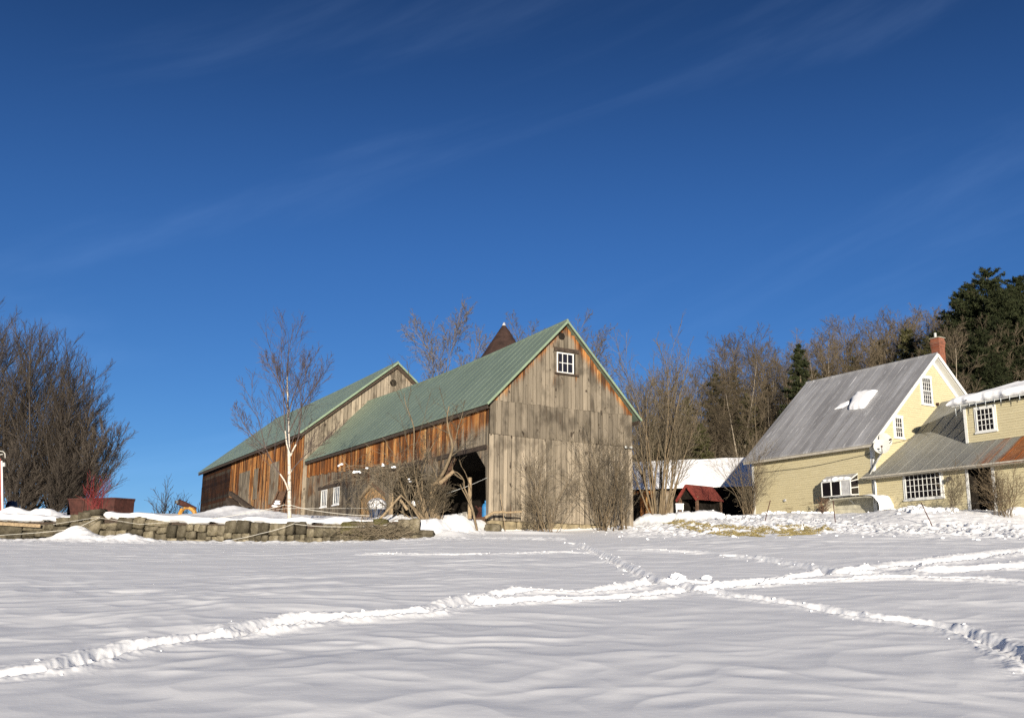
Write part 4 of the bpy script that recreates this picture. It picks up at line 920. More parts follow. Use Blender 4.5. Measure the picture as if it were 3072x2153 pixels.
# shrubs ----------------------------------------------------------------------
SHR = [lv(5), lv(4, n=6, t0=.22, a=32, l=.5, g=5, w=.15, u=.04, rr=.55, sh=.6, rmin=.006), lv(3, n=5, t0=.2, a=34, l=.5, g=3, w=.16, u=.03, rmin=.0042), lv(3, n=3, t0=.2, a=28, l=.5, g=2, w=.12, u=.03, rmin=.0035)]
def shrub_stems(H, n, spread, rb, r0, wob=.085):
    def f(r):
        o = []
        for i in range(n):
            a = r.uniform(0, 6.28); s = spread * r.uniform(0, 1) ** .6; rr = rb * math.sqrt(r.random()); b = r.uniform(0, 6.28)
            o.append((path((rr * math.cos(b), rr * math.sin(b), -.15), (math.cos(a) * s, math.sin(a) * s, 1), H * r.uniform(.35, 1.05), 8, wob, .015, r), r0 * r.uniform(.5, 1.1), r0 * .25))
        return o
    return f
def shrub(px, py, D, H, n, spread, rb, r0, seed, label, mats=('applebark', 'twig'), LV=SHR, wob=.085, name='bare_shrub', group=None):
    p = at(px, py, D); return tree(name, (p.x, p.y, gz(p.x, p.y)), shrub_stems(H, n, spread, rb, r0, wob), LV, (MAT[mats[0]], MAT[mats[1]]), seed, 1, label=label, cat='shrub', group=group)
shrub(1632, 1600, 41.8, 3.4, 24, .62, .55, .021, 91, 'bushy bare shrub before the barn gable, the left and shorter one')
shrub(1835, 1600, 43.4, 4.3, 34, .55, .75, .022, 92, 'taller bare shrub before the barn gable, at its right corner')
shrub(2248, 1560, 52.2, 3.9, 30, .40, .25, .022, 93, 'bare bush against the far left corner of the yellow house')
shrub(3010, 1535, 39.6, 2.3, 34, .50, .35, .014, 94, 'bare bush with snow among its stems before the porch wing', ('applebark', 'applebark'))
shrub(2868, 1535, 40.6, 1.9, 14, .35, .3, .010, 95, 'thin bare bush added for a bush shadow on the wall beside the dark entry', ('twig', 'twig'))  # bush added where the wall only carries a bush's shadow
shrub(2478, 1552, 49.6, .9, 12, .35, .15, .008, 96, 'tiny dried plant at the house wall left of the cellar hood', ('browntimber', 'browntimber'))
shrub(283, 1560, 39.3, 1.45, 30, .55, .36, .008, 97, 'red stemmed dogwood bush growing behind the stone wall', ('dogwood', 'dogwood'), [lv(5), lv(3, n=4, t0=.3, a=22, l=.5, g=4, w=.08, u=.05, rr=.55, sh=.6, rmin=.005), lv(3, n=3, t0=.2, a=24, l=.5, g=2, w=.1, u=.04, rmin=.0035)])
shrub(1120 - 20, 1580, 38.6, 1.5, 12, .6, .4, .010, 98, 'thin weedy shrub on the wall left of the gnarled tree')
shrub(1590, 1605, 41.2, .9, 10, .5, .3, .007, 99, 'low dry weeds at the barn foundation')
# birch -----------------------------------------------------------------------
BD = 39.0; bb = at(868, 1568, BD); bz = gz(bb.x, bb.y)
def pxs(pts, D, org, rng, amp=.25):
    o = []; y = 0
    for i, (a, b) in enumerate(pts):
        y += rng.uniform(-amp, amp) * (i > 0); o.append(at(a, b, D + y) - V(org))
    return o
def smooth(pts, n=3):
    o = []
    for i in range(len(pts) - 1):
        a = pts[max(i - 1, 0)]; b = pts[i]; c = pts[i + 1]; d = pts[min(i + 2, len(pts) - 1)]
        for k in range(n):
            t = k / n; o.append(.5 * ((2 * b) + (c - a) * t + (2 * a - 5 * b + 4 * c - d) * t * t + (3 * b - a - 3 * c + d) * t ** 3))
    o.append(pts[-1]); return o
BIRCH = [lv(8, thr=.026), lv(4, n=13, t0=.30, a=28, l=.40, g=5, w=.06, u=.08, rr=.30, sh=.6, rmin=.008), lv(3, n=9, t0=.15, a=28, l=.45, g=3, w=.09, u=.03, rmin=.0048), lv(3, n=5, t0=.2, a=26, l=.5, g=2, w=.09, u=.02, rmin=.0034)]
def birch_stems(r):
    L = [([(869, 1580), (868, 1500), (868, 1400), (865, 1290), (864, 1220), (862, 1130), (864, 1070), (867, 1030)], .088, .005),
         ([(865, 1470), (853, 1440), (826, 1400), (798, 1345), (775, 1260), (745, 1180)], .038, .004), ([(872, 1366), (860, 1330), (853, 1250), (851, 1180), (848, 1120), (842, 1060)], .036, .004),
         ([(872, 1366), (880, 1348), (896, 1310), (904, 1226), (912, 1160), (924, 1090)], .040, .004), ([(872, 1415), (885, 1398), (919, 1362), (965, 1325), (1010, 1295)], .03, .006),
         ([(864, 1250), (880, 1190), (902, 1130), (918, 1075)], .03, .006), ([(864, 1230), (845, 1170), (820, 1120), (800, 1080)], .03, .006), ([(866, 1300), (905, 1220), (945, 1160), (972, 1110)], .025, .006), ([(798, 1345), (760, 1310), (730, 1270), (712, 1235)], .022, .006)]
    return [(smooth(pxs(a, BD, (bb.x, bb.y, bz), r), 2), b, c) for a, b, c in L]
tree('birch', (bb.x, bb.y, bz), birch_stems, BIRCH, (MAT['birch'], MAT['birchtwig']), 5, 1, label='white barked birch standing behind the stone wall before the farther barn', cat='tree')
# gnarled tree in front of the wagon bays ---------------------------------------
GD = 39.6; gb = at(1330, 1612, GD); gzz = gz(gb.x, gb.y)
GN = [lv(7), lv(5, n=7, t0=.35, a=34, l=.42, g=5, w=.12, u=.06, rr=.5, sh=.5, rmin=.008), lv(3, n=6, t0=.2, a=34, l=.45, g=4, w=.15, u=.05, rmin=.006), lv(3, n=4, t0=.2, a=34, l=.5, g=2, w=.15, u=.05, rmin=.0045)]
z3 = lambda pts: [(900 + x * .3107, 1150 + y * .3107) for x, y in pts]
def gn_stems(r):
    L = [([(1330, 1460), (1310, 1300), (1285, 1120), (1290, 960)], .24, .17), ([(1290, 980), (1340, 930), (1400, 830), (1455, 690), (1470, 590), (1440, 470), (1420, 330), (1440, 220)], .085, .02),
         ([(1240, 1440), (1180, 1290), (1090, 1190), (1020, 1080), (960, 900), (968, 740)], .075, .02), ([(1250, 1430), (1140, 1170), (1110, 1060), (1060, 960), (990, 830)], .06, .02), ([(1260, 1440), (1190, 1180), (1130, 960), (1095, 740), (1100, 430), (1020, 200), (1010, 90)], .05, .008),
         ([(1250, 1450), (1080, 1190), (960, 1060), (890, 965)], .045, .015), ([(1280, 1430), (1200, 1150), (1180, 900), (1230, 700), (1300, 560)], .045, .01), ([(1330, 1430), (1340, 1100), (1320, 900), (1220, 700)], .035, .01),
         ([(1455, 690), (1500, 560), (1530, 420), (1580, 260)], .035, .008), ([(1200, 1400), (1000, 1250), (860, 1180)], .03, .01), ([(1350, 1440), (1390, 1200), (1400, 1000)], .02, .006), ([(1230, 1450), (1210, 1300), (1150, 1100), (1120, 900), (1160, 700)], .03, .008)]
    for k in range(16): L.append(([(1250 + r.uniform(-40, 110), 1460), (1240 + r.uniform(-90, 160), 1250), (1240 + r.uniform(-140, 190), 1060 + r.uniform(-60, 60))], .014, .006))
    return [(smooth(pxs(z3(a), GD, (gb.x, gb.y, gzz), r, .22), 3), b, c) for a, b, c in L]
gt = tree('gnarled_tree', (gb.x, gb.y, gzz), gn_stems, GN, (MAT['applebark'], MAT['twig']), 6, 1, label='gnarled old tree of twisted stems before the open wagon bays', cat='tree')
st = MB(); a = at(1316, 1452, GD - .1) - V((gb.x, gb.y, gzz)); b = at(1362, 1412, GD - .3) - V((gb.x, gb.y, gzz)); st.tube([a, b], [.085, .07], 9); st.build('cut_limb', MAT['cutwood'], gt)
r9 = random.Random(9); k = MB()
for q in range(9): lump(k, at(1300 + r9.uniform(-50, 70), 1597 + r9.uniform(-14, 8), GD - .35) - V((gb.x, gb.y, gzz)), r9.uniform(.08, .22), .15, r9.uniform(.06, .14), r9, 4, .8, .12)
k.build('snow_heap', MAT['snow'], gt, True)
# small twisted tree by the post
SD = 40.6; sb = at(1430, 1585, SD); szz = gz(sb.x, sb.y)
def sm_stems(r):
    L = [([(1710, 1420), (1665, 1210), (1620, 1080), (1585, 1000), (1580, 930), (1520, 860), (1475, 850)], .050, .014), ([(1655, 1200), (1600, 1080), (1560, 1010), (1545, 970)], .03, .015), ([(1580, 930), (1500, 880), (1470, 800), (1500, 720)], .025, .008), ([(1640, 1130), (1655, 1040), (1600, 870), (1560, 800), (1540, 730)], .02, .006)]
    return [(smooth(pxs(z3(a), SD, (sb.x, sb.y, szz), r, .15), 3), b, c) for a, b, c in L]
tree('twisted_sapling', (sb.x, sb.y, szz), sm_stems, [lv(7), lv(4, n=3, t0=.5, a=40, l=.35, g=4, w=.16, u=.05, rr=.5, rmin=.006), lv(3, n=4, t0=.2, a=38, l=.5, g=3, w=.16, u=.04, rmin=.004)], (MAT['applebark'], MAT['twig']), 16, 1, label='small twisted sapling leaning beside the wooden post at the barn bay', cat='tree')
# tangled vine hanging over the wall
vt = MB(); vc = MB(); r9 = random.Random(13); vo = at(1190, 1580, 39.6); vz = gz(vo.x, vo.y); vO = V((vo.x, vo.y, vz))
for k in range(7):
    a = at(1150 + 22 * k, 1590, 39.6) - vO; a.z = -.1; m_ = at(1170 + 15 * k + r9.uniform(-20, 20), 1500, 39.7) - vO; e_ = at(1080 + 38 * k, 1425 + r9.uniform(-15, 15), 39.8 + r9.uniform(-.3, .3)) - vO
    vt.tube(smooth([a, m_, e_], 4), [.03] * 4 + [.02] * 5, 5)
for k in range(330):
    cx = r9.triangular(1010, 1330, 1170); cy = 1420 + r9.gauss(0, 20) + (cx - 1170) ** 2 / 1100; p = at(cx, cy, 39.8 + r9.gauss(0, .45)) - vO
    d = V((r9.gauss(0, 1), r9.gauss(0, .6), r9.gauss(.15, .45))); vc.tube(path(p, d, r9.uniform(.35, 1.3), 6, .22, -.07, r9), r9.uniform(.004, .009), 3, False)
for k in range(40):
    cx = r9.uniform(1080, 1290); p = at(cx, 1440 + r9.uniform(-10, 25), 39.8 + r9.gauss(0, .3)) - vO; vc.tube(path(p, (r9.gauss(0, .25), 0, -1), r9.uniform(.5, 1.5), 5, .08, 0, r9), .005, 3, False)
ve = empty('tangled_vine', vO, label='dense tangle of brown vines arching over the wall before the barn', cat='vine'); vt.build('stem', MAT['twig'], ve); vc.build('tangle', MAT['twig'], ve)
for cx, cy in ((1021, 1393), (1150, 1395), (1180, 1399), (1100, 1405), (1065, 1417), (1083, 1416), (1228, 1440)): 
    vs = MB()
    for q in range(3): lump(vs, at(cx + r9.uniform(-6, 6), cy + r9.uniform(-4, 4), 39.45) - vO, r9.uniform(.03, .07), .05, r9.uniform(.015, .04), r9, 3, .8, .15)
    vs.build('snow_tuft', MAT['snow'], ve, True)
# ------------------------------------------------------------------ dry stone wall, every stone a part
def stone_wall(name, xa, xb, y, H, seed, big, label, tone=1.):
    r = random.Random(seed); e = empty(name, (xa, y, gz(xa, y - .3)), label=label, cat='stone wall'); o = V(e.location); x = xa; cnt = 0
    def stone(cx, z0, w_, h_, dy=0.):
        k = MB(); g0 = float(base_h(cx, y - .75)); lump(k, (0, 0, 0), w_ / 2 * 1.0, r.uniform(.26, .36), h_ / 2 * 1.02, r, 6, r.uniform(.10, .42), .075, rnd=r.random() * tone)
        q = k.build('stone', MAT['stone'], e, True); q.location = V((cx, y + r.uniform(-.06, .08) + dy, g0 + z0 + h_ / 2)) - o; q.rotation_euler = (r.uniform(-.10, .10), r.uniform(-.10, .10), r.uniform(-.12, .12))
    def row(x0, w_, z0, h_, n):
        cuts = sorted([0, 1] + [(i + r.uniform(-.22, .22)) / n for i in range(1, n)])
        for c0, c1 in zip(cuts[:-1], cuts[1:]): stone(x0 + w_ * (c0 + c1) / 2, z0 + r.uniform(-.015, .015), w_ * (c1 - c0) * .985, h_)
    while x < xb:
        w_ = r.uniform(.7, 1.25) * big; h = H * r.uniform(.80, 1.14); z0 = -.16; m = r.choice('ABCEBCED')
        if m == 'A': a_ = h * r.uniform(.36, .46); row(x, w_, z0, a_, 2); row(x, w_, z0 + a_, h - a_ - z0 * .0, r.choice((1, 2)))
        elif m == 'B': a_ = h * r.uniform(.5, .62); row(x, w_, z0, a_, r.choice((1, 2))); row(x, w_, z0 + a_, (h - a_) * .5, 2); row(x, w_, z0 + a_ + (h - a_) * .5, (h - a_) * .55, 1)
        elif m == 'C': row(x, w_, z0, h * .30, 2); row(x, w_, z0 + h * .3, h * .22, 3); row(x, w_, z0 + h * .52, h * .5, 2)
        elif m == 'D': row(x, w_, z0, h * .52, 2); row(x, w_, z0 + h * .52, h * .5, 2)
        else: row(x, w_, z0, h * .34, 1); row(x, w_, z0 + h * .34, h * .34, 2); row(x, w_, z0 + h * .68, h * .34, 3)
        x += w_
    k = MB()
    for i in range(int((xb - xa) / .5)):
        x = xa + .5 * i; g0 = float(base_h(x, y - .75)); k.box((x - o.x, .10, g0 - .3 - o.z), (x + .5 - o.x, .30, g0 + H * .86 - o.z))
    k.build('gap_backing', MAT['darkwood'], e)  # dark backing added behind the stones to keep their gaps dark
    return e
WY = 37.75
wa = stone_wall('stone_wall', -22.5, -16.35, WY, .80, 31, 1.3, 'darker left stretch of dry stone wall with a plank along its top', .40)
wb_ = stone_wall('stone_wall', -15.95, -3.5, WY, .84, 36, .80, 'long tan dry stone wall of rounded field stones before the barns', .95)
r = random.Random(35)
def capstrip(e, xa, xb, seed, hi=.0):
    r = random.Random(seed); k = MB(); o = V(e.location); ph = r.uniform(0, 9)
    def f(i, j):
        x = xa + (xb - xa) * i; n = float(fbm(np.array([x * .9 + ph]), np.array([ph]), 3)[0]); n2 = float(fbm(np.array([x * 3.1]), np.array([ph + 4]), 3)[0])
        prof = [(.22 + .60 * n + .45 * n2, -.10 - .30 * n - .15 * n2), (.0 + .42 * n + .3 * n2, .0 - .1 * n), (-.02, .13 + .05 * n2), (.14, .23 + .12 * n), (.45, .27 + .14 * n), (.9, .20 + .10 * n), (1.3, .05)]
        q = j * 6; a = int(min(5, q)); ft = q - a; dy = prof[a][0] + (prof[a + 1][0] - prof[a][0]) * ft; dz = prof[a][1] + (prof[a + 1][1] - prof[a][1]) * ft
        te = min(1., (x - xa) / .7, (xb - x) / .7) ** .6 if xa < x < xb else 0.
        y = WY - .15 + dy * (.4 + .6 * te) + .08 + .5 * (1 - te); return V((x, y, float(base_h(x, WY - .75)) + .74 + hi + dz * .8 * te - .35 * (1 - te))) - o
    k.grid(f, int((xb - xa) * 12), 18); k.build('snow_cap', MAT['snow'], e, True)
capstrip(wa, -22.5, -16.5, 3); capstrip(wb_, -15.75, -5.4, 5)
pl = MB(); a = at(-30, 1568, WY - .45); b = at(122, 1577, WY - .45); pl.beam(a, b, .05, .12); tag(pl.build('plank', MAT['polewood']), 'pale plank lying along the top of the left stone wall', 'plank')
rb = [(1100, 1600, .42, .24, 'mossy boulder at the right end of the stone wall'), (1146, 1612, .40, .22, 'tan boulder below the brush pile'), (1210, 1600, .45, .26, 'dark boulder between brush pile and gnarled tree'), (1060, 1585, .46, .26, 'moss covered boulder sticking out left of the brush pile'), (1143, 1572, .30, .20, 'dark mossy stone on the snow above the brush pile'), (1028, 1618, .3, .2, 'grey boulder tumbled at the foot of the wall'), (1000, 1590, .4, .22, 'flat grey slab near the right end of the stone wall'), (1270, 1606, .42, .2, 'low boulder just left of the gnarled tree trunk'), (1478, 1592, .34, .28, 'tan block at the near barn corner')]
for x, y, s1, s2, lb in rb:
    k = MB(); lump(k, (0, 0, 0), s1, .38, s2, r, 6, .45, .06, rnd=r.uniform(.1, .8)); p = at(x, y, WY + .1 if x < 1400 else 41.5); tag(k.build('boulder', MAT['moss' if 'moss' in lb else 'stone'], smooth=True, loc=p), lb, 'boulder')
# brush pile
bp = MB(); bo = at(1120, 1610, 37.3)
for i in range(420):
    px = r.triangular(1015, 1245, 1130); p = at(px, 1602 + r.gauss(0, 12) - 12 * (1 - abs(px - 1130) / 115), 37.2 + r.gauss(0, .25)) - bo; d = V((r.choice((1, 1, -1)), r.gauss(0, .35), r.gauss(.05, .42)))
    q = r.uniform(.0025, .008) if r.random() < .85 else r.uniform(.010, .02); bp.tube(path(p, d, r.uniform(.3, 1.3), 6, .20, -.06, r), [q, q, q * .9, q * .8, q * .6, q * .4, q * .25], 4, False)
tag(bp.build('brush_pile', MAT['twig'], loc=bo), 'heap of cut brush lying against the right end of the wall', 'brush pile')
k = MB(); k.tube([at(1103, 1592, 37.6), at(1150, 1545, 37.9), at(1201, 1487, 38.4)], [.05, .045, .04], 7); tag(k.build('leaning_pole', MAT['polewood']), 'stripped pale pole leaning up from the brush pile', 'pole')
k = MB(); k.tube([at(1195, 1490, 38.6), at(1222, 1528, 38.7)], [.05, .06], 7); tag(k.build('broken_branch', MAT['polewood']), 'short broken branch with pale wood hanging beside the pole', 'branch')
# fence wire / tape
def tapeline(pts, name, label, width, mat, sag=.0):
    P = [at(*q) for q in pts]; m = MB(); Q = []
    for a, b in zip(P[:-1], P[1:]):
        for i in range(6): t = i / 6; Q.append(a.lerp(b, t) - V((0, 0, sag * 4 * t * (1 - t))))
    Q.append(P[-1]); m.tube(Q, width, 4); return tag(m.build(name, MAT[mat]), label, 'fence line')
tapeline([(600, 1560, 37.6), (770, 1532, 38.2), (854, 1513, 38.6), (868, 1513, 38.75), (962, 1533, 38.5), (1110, 1546, 38.2)], 'fence_tape', 'upper white fence tape tied round the birch trunk', .011, 'tape', .03)
tapeline([(668, 1622, 37.2), (780, 1600, 37.2), (881, 1570, 37.2), (1000, 1579, 37.2), (1160, 1574, 37.2)], 'fence_tape', 'lower white fence tape slanting down across the face of the stone wall', .009, 'tape', .03)
tapeline([(-20, 1606, 37.0), (115, 1597, 37.0), (225, 1586, 37.0), (300, 1550, 37.3)], 'fence_wire', 'thin pale wire crossing the left stretch of wall', .008, 'tape')
tapeline([(160, 1572, 37.0), (290, 1551, 37.0), (420, 1572, 37.0), (560, 1562, 37.3)], 'fence_wire', 'thin wire past the red dogwood stems', .006, 'tape')
tapeline([(780, 1533, 38.8), (862, 1524, 38.7), (1130, 1524, 38.9)], 'fence_wire', 'thin wire level with the barn windows behind the birch', .006, 'tape')
tapeline([(1322, 1486, 40.5), (1408, 1456, 40.9), (1462, 1432, 41.9)], 'fence_wire', 'taut wire running from the wooden post to the barn corner', .010, 'galv')
tapeline([(2505, 1527, 41.5), (2790, 1520, 38.5), (3100, 1495, 36)], 'fence_wire', 'thin fence wire strung before the farmhouse', .004, 'wire')
# wooden post and stakes
k = MB(); a = at(1409, 1556, 40.9); b = at(1410, 1432, 40.9); k.tube([a, a.lerp(b, .5), b], [.085, .08, .075], 8); tag(k.build('wooden_post', MAT['polewood']), 'upright round wooden post standing before the wagon bay', 'post')
for (xa, ya), (xb, yb), D, lb in (((2293, 1570), (2311, 1500), 42.5, 'rusty stake leaning right, before the left end of the yellow house'), ((2507, 1578), (2499, 1500), 40.5, 'thin upright stake below the garden window'), ((2798, 1580), (2763, 1506), 37.5, 'rusty stake leaning left, below the large wing window')):
    k = MB(); a = at(xa, ya, D); b = at(xb, yb, D); a2 = a + (a - b) * .25; k.beam(a2, b, .035, .012); k.beam(a2, b, .012, .035); tag(k.build('metal_stake', MAT['rust']), lb, 'stake', 'metal fence stakes before the farmhouse')
k = MB(); k.tube([at(1501, 1482, 41.3), at(1517, 1595, 41.2)], .014, 5); tag(k.build('thin_stake', MAT['polewood']), 'thin pale stake leaning against the barn gable near its left corner', 'stake')
k = MB(); k.tube([at(1456, 1552, 41.4), at(1480, 1537, 41.4), at(1515, 1534, 41.4)], [.07, .06, .05], 7); k.tube([at(1515, 1537, 41.4), at(1565, 1534, 41.5)], [.045, .04], 7); tag(k.build('log_rail', MAT['polewood']), 'pale log rail at the foot of the barn gable', 'rail')
# props in the wagon bay
def bay(y, x, z=.16): return B0 + U * y + G * x + V((0, 0, z))
k = MB(); k.lathe((0, 0, 0), [(.13, 0), (.15, .03), (.15, .55), (.11, .66), (.04, .70), (.04, .8)], 16); tag(k.build('gas_bottle', MAT['blue'], smooth=False, loc=bay(.62, .22, .05)), 'blue gas bottle just inside the barn bay', 'gas bottle')
k = MB(); r = random.Random(2)
for i in range(7): k.beam((r.uniform(-.2, .2), r.uniform(-.2, .2), 0), (r.uniform(-.25, .25), r.uniform(-.2, .2), r.uniform(.3, .6)), .08, .03)
k.box((-.3, -.3, -.1), (.3, .3, .05)); tag(k.build('scrap_wood', MAT['rust'], loc=bay(1.1, .25, .1)), 'reddish scrap heap beside the blue gas bottle', 'scrap')
k = MB(); k.box((-.9, -.04, -.1), (.9, .04, .06)); tag(k.build('sill_plank', MAT['browntimber'], loc=bay(.95, -.06, .08)), 'brown sill plank under the blue gas bottle', 'plank').rotation_euler = (0, 0, RZ + R(90))
for y, x, w_, h_, m, lb in ((2.15, .2, .19, .24, 'eave', 'white bucket-sized crate behind the post'), (2.75, .25, .17, .22, 'galv', 'pale grey crate deeper in the bay')):
    k = MB(); k.box((-w_, -w_ * .8, 0), (w_, w_ * .8, h_)); k.box((-w_ - .02, -w_ * .8 - .02, h_), (w_ + .02, w_ * .8 + .02, h_ + .05)); tag(k.build('crate', MAT[m], loc=bay(y, x)), lb, 'crate').rotation_euler = (0, 0, RZ)
k = MB(); k.lathe((0, 0, 0), [(.30, -.9), (.34, -.4), (.34, .0)], 18); bo = empty('barrel', at(1132, 1522, 42.5), label='navy barrel with a round cap of snow before the plywood door', cat='barrel'); k.build('drum', MAT['navy'], bo)
k = MB(); k.lathe((-.02, 0, 0), [(.37, -.08), (.42, .06), (.38, .22), (.27, .34), (.12, .40), (.01, .41)], 20); k.build('snow_cap', MAT['snow'], bo, True)
k = MB(); lump(k, at(1248, 1508, 40.2), .16, .14, .09, r, 4, .8, .1); lump(k, at(1241, 1512, 40.2), .1, .1, .08, r, 4, .8, .1); tag(k.build('snow_clump', MAT['snow'], smooth=True), 'lump of snow caught in the stems left of the gnarled tree', 'snow clump')
# leaning chute and old cart by the far barn
ch = empty('wooden_chute', at(815, 1550, 51), label='leaning brown wooden chute with a little snow, before the farther barn', cat='chute'); o = V(ch.location)
A0, A1 = at(797, 1566, 50) - o, at(836, 1474, 53) - o; B0_, B1_ = at(824, 1570, 49.8) - o, at(858, 1472, 52.8) - o
n = (A1 - A0).cross(B0_ - A0).normalized(); k = MB(); k.poly([A0, B0_, B1_, A1], n, .05); k.build('bed', MAT['browntimber'], ch)
for a, b in ((A0, A1), (B0_, B1_)): k = MB(); k.beam(a, b, .08, .22); k.build('side_board', MAT['browntimber'], ch)
k = MB(); k.beam(at(850, 1478, 52.9) - o, at(868, 1562, 51.5) - o, .16, .12); k.build('strut', MAT['browntimber'], ch)
r = random.Random(6)
for t, f, w_ in ((.48, .3, .15), (.56, .6, .20), (.63, .45, .13)): k = MB(); lump(k, A0.lerp(A1, t).lerp(B0_.lerp(B1_, t), f) + V((0, -.05, .05)), w_, .06, .05, r, 4, .8, .2); k.build('snow_lump', MAT['snow'], ch, True)
ct = empty('farm_cart', at(725, 1530, 64), label='dark broken timber cart with a slanting pole beside the dark barn end', cat='cart'); o = V(ct.location)
k = MB(); k.beam(at(690, 1478, 66) - o, at(782, 1545, 62) - o, .2, .26); k.build('pole', MAT['darkwood'], ct)
k = MB(); k.beam(at(690, 1500, 66.5) - o, at(716, 1535, 65) - o, .6, .35); k.build('body', MAT['darkwood'], ct)
k = MB(); k.beam(at(700, 1545, 63) - o, at(770, 1538, 62) - o, .3, .35); k.build('axle', MAT['browntimber'], ct)
for px in (688, 742):
    c = at(px, 1545, 62.8) - o; k = MB(); ring = [c + V((.55 * math.cos(i * .3491), .05, .55 * math.sin(i * .3491))) for i in range(19)]; k.tube(ring, .05, 5, False)
    for i in range(6): k.beam(c, c + V((.52 * math.cos(i * 1.047), .05, .52 * math.sin(i * 1.047))), .04, .04)
    k.build('wheel', MAT['darkwood'], ct)
# yellow machine arm, half buried
ya = empty('loader_arm', at(562, 1530, 58), label='yellow arched machine arm with rusty ram sticking out of the snow', cat='machine arm'); o = V(ya.location); y3 = lambda x, y, D=58: at(500 + x * .0871, 1440 + y * .0871, D) - o
k = MB(); k.tube([y3(440, 1260), y3(460, 1130), y3(530, 1010), y3(640, 940), y3(760, 930), y3(860, 985), y3(950, 1080), y3(1010, 1230)], [.12, .12, .12, .11, .12, .12, .13, .12], 6); k.build('arched_boom', MAT['yellow'], ya)
k = MB(); k.tube([y3(380, 740, 57.7), y3(640, 830, 57.9), y3(1010, 1000, 58.2)], [.17, .15, .12], 8); k.build('hydraulic_ram', MAT['rust'], ya)
k = MB(); k.tube([y3(368, 700, 57.6), y3(368, 800, 57.6)], .14, 10); k.build('ram_end', MAT['wire'], ya)
k = MB(); k.beam(y3(560, 850), y3(575, 990), .2, .12); k.build('bracket', MAT['wire'], ya)
# rusty tank on the left
tk = empty('steel_tank', at(310, 1530, 47), label='long rust-red steel tank behind the red dogwood', cat='tank'); o = V(tk.location)
c0 = at(205, 1497, 46.3) - o; c1 = at(345, 1494, 45.6) - o; c2 = at(404, 1498, 46.6) - o; dn = V((0, 0, -1.15)); k = MB()
def quad(a, b, sh=0): 
    k.add([a, b, b + dn, a + dn + V((sh, 0, 0))], [(0, 1, 2, 3)])
bk_ = V((-1.05, 2.6, 0)); quad(c0, c1, .28); quad(c1, c2); quad(c2, c2 + bk_); quad(c0 + bk_, c0, .28); quad(c2 + bk_, c0 + bk_); k.add([c0 + dn * .5, c1 + dn * .5, c2 + dn * .5, c2 + bk_ + dn * .5, c0 + bk_ + dn * .5], [(0, 1, 2, 3, 4)]); k.build('shell', MAT['rust'], tk)
k = MB(); L = [c0, c1, c2, c2 + bk_, c0 + bk_, c0]
for a, b in zip(L[:-1], L[1:]): k.beam(a, b, .07, .07)
k.build('rim', MAT['rust'], tk)
k = MB()
for t in (.35, .7): p = c0.lerp(c1, t) + V((0, -.03, 0)); k.beam(p, p + dn, .05, .05)
k.build('rib', MAT['rust'], tk)
# machine at the very left edge
mc = empty('red_trailer', at(-20, 1530, 44), label='red sided trailer with pale edge trim, mostly cut off by the left edge', cat='trailer'); o = V(mc.location); mc.rotation_euler = (0, -.14, 0); mc.location.x += .30
p0 = at(-90, 1373, 44.5) - o; p1 = at(9, 1374, 44) - o; k = MB(); hgt = 3.0
k.poly([(p0.x, p1.y, p1.z - hgt), (p1.x - .07, p1.y, p1.z - hgt), (p1.x - .07, p1.y, p1.z), (p0.x, p1.y, p1.z)], (-.62, 1, 0), 2.2); k.build('side_panel', MAT['redpaint'], mc)
k = MB(); k.box((p1.x - .065, p1.y - .03, p1.z - hgt), (p1.x, p1.y + .03, p1.z - .12)); k.build('edge_trim', MAT['white'], mc)
k = MB(); k.tube([p0 + V((0, 0, .32)), p1 + V((-.12, 0, .34)), p1 + V((.03, 0, .30)), p1 + V((.11, 0, .20)), p1 + V((.115, 0, -.0))], .018, 6); k.tube([p0 + V((0, 0, .18)), p1 + V((.02, 0, .18))], .02, 6); k.build('top_rail', MAT['tape'], mc)
k = MB(); k.lathe((p1.x + .06, p1.y, p1.z - .38), [(.055, 0), (.06, .1), (.05, .18)], 10); k.build('marker_lamp', MAT['galv'], mc)
k = MB(); k.lathe((0, 0, -.6), [(.24, 0), (.26, .2), (.26, .75), (.20, .95), (.05, 1.0)], 16); tag(k.build('drum', MAT['navy'], loc=at(34, 1528, 46)), 'dark navy drum in the snow right of the red trailer', 'drum')
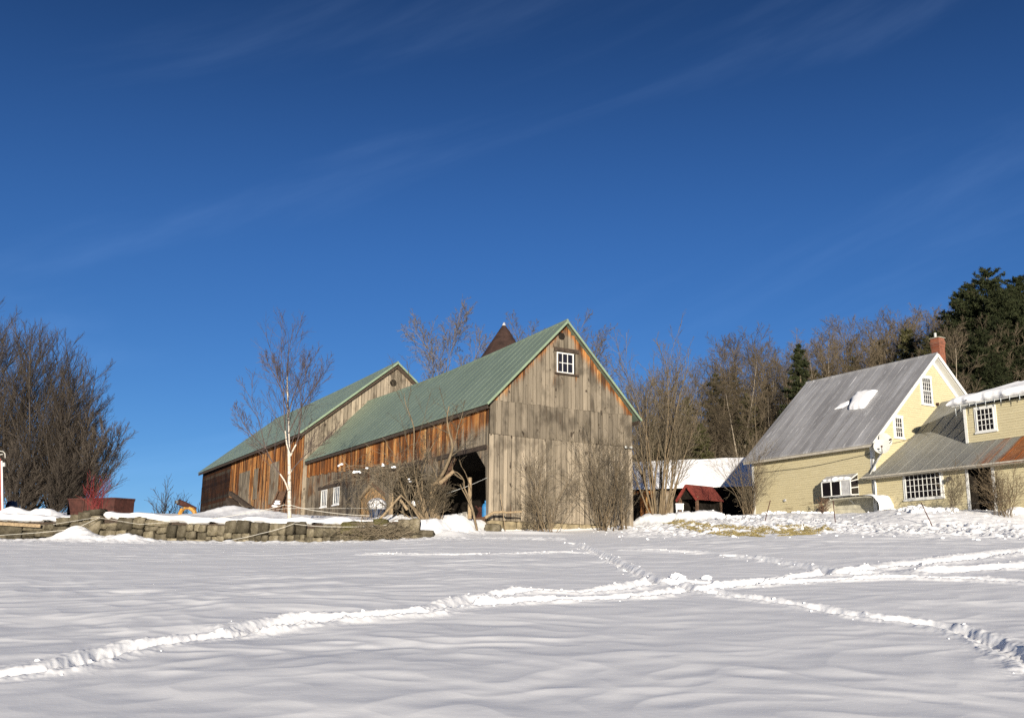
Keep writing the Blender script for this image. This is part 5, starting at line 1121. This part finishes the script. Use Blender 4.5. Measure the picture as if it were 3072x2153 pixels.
# ------------------------------------------------------------------ bare hay patch and snow clods
def inpoly(x, y, P):
    c = False; j = len(P) - 1
    for i in range(len(P)):
        if (P[i].y > y) != (P[j].y > y) and x < (P[j].x - P[i].x) * (y - P[i].y) / (P[j].y - P[i].y) + P[i].x: c = not c
        j = i
    return c
r = random.Random(17); k = MB(); x0, x1 = min(p.x for p in HAY), max(p.x for p in HAY); y0, y1 = min(p.y for p in HAY), max(p.y for p in HAY)
pts = []
while len(pts) < 26000:
    x = r.uniform(x0, x1); y = r.uniform(y0, y1); n = float(pnoise(np.array([x * 1.1]), np.array([y * 1.1]))[0])
    if n > -.08 and inpoly(x, y, HAY): pts.append((x, y))
hz_ = full_h(np.array([p[0] for p in pts]), np.array([p[1] for p in pts]))
for (x, y), z in zip(pts, hz_):
    a = r.gauss(0, .7); h = r.uniform(.02, .065); wv = V((math.cos(a), math.sin(a), 0)) * r.uniform(.005, .014); p = V((x, y, float(z) - .012)); t = V((r.gauss(0, .03), r.uniform(-.02, .05), h))
    k.add([p - wv, p + wv, p + t + wv * .5, p + t - wv * .5], [(0, 1, 2, 3)])
tag(k.build('dry_grass', MAT['hay']), 'patch of yellowed grass and hay on the snow before the shed', 'dry grass', kind='stuff')
r = random.Random(19); cl = []
for pts, hw, dep, rim in TRACKS:
    for a, b in zip(pts[:-1], pts[1:]):
        L = (b - a).length
        for i in range(int(L * 2.2)):
            t = r.random(); p = a.lerp(b, t); nrm = V((-(b - a).y, (b - a).x, 0)).normalized(); p = p + nrm * (r.choice((-1, 1)) * hw * r.uniform(1.1, 2.6) + r.gauss(0, .05)); cl.append((p.x, p.y, r.uniform(.008, .026) if r.random() < .985 else r.uniform(.03, .05)))
for px, py, s in ((2030, 1735, .11), (2045, 1742, .08), (2010, 1748, .07), (2120, 1738, .08), (2095, 1748, .06), (2110, 1775, .07), (2137, 1785, .06), (1640, 1772, .06)):
    p = ground(px, py); cl.append((p.x, p.y, s))
for i in range(520):
    x = r.uniform(3, 24); y = r.uniform(22, 44)
    if y > 33 - .55 * (x - 6) and r.random() < .8: cl.append((x, y, r.uniform(.012, .05) if r.random() < .93 else r.uniform(.06, .11)))
for i in range(60): p = at(r.uniform(2120, 2280), r.uniform(1562, 1580), r.uniform(46, 48)); cl.append((p.x, p.y, r.uniform(.03, .10)))
for i in range(70): p = at(r.triangular(2690, 2880, 2760), 1530, r.uniform(40.5, 43)); cl.append((p.x, p.y, r.uniform(.05, .17)))
for i in range(90): p = at(r.uniform(2285, 2500), 1560, r.uniform(49, 52.5)); cl.append((p.x, p.y, r.uniform(.05, .13)))
zz = full_h(np.array([c[0] for c in cl]), np.array([c[1] for c in cl])); k = MB()
for (x, y, s), z in zip(cl, zz): lump(k, (x, y, float(z) + s * .12), s * r.uniform(.8, 1.4), s * r.uniform(.7, 1.2), s * r.uniform(.6, 1.0), r, 2 if s < .04 else 4, .92, .22, rz=r.uniform(0, 3))
tag(k.build('snow_clods', MAT['snow'], smooth=True), 'loose snow clods thrown up along the tracks', 'snow', kind='stuff')
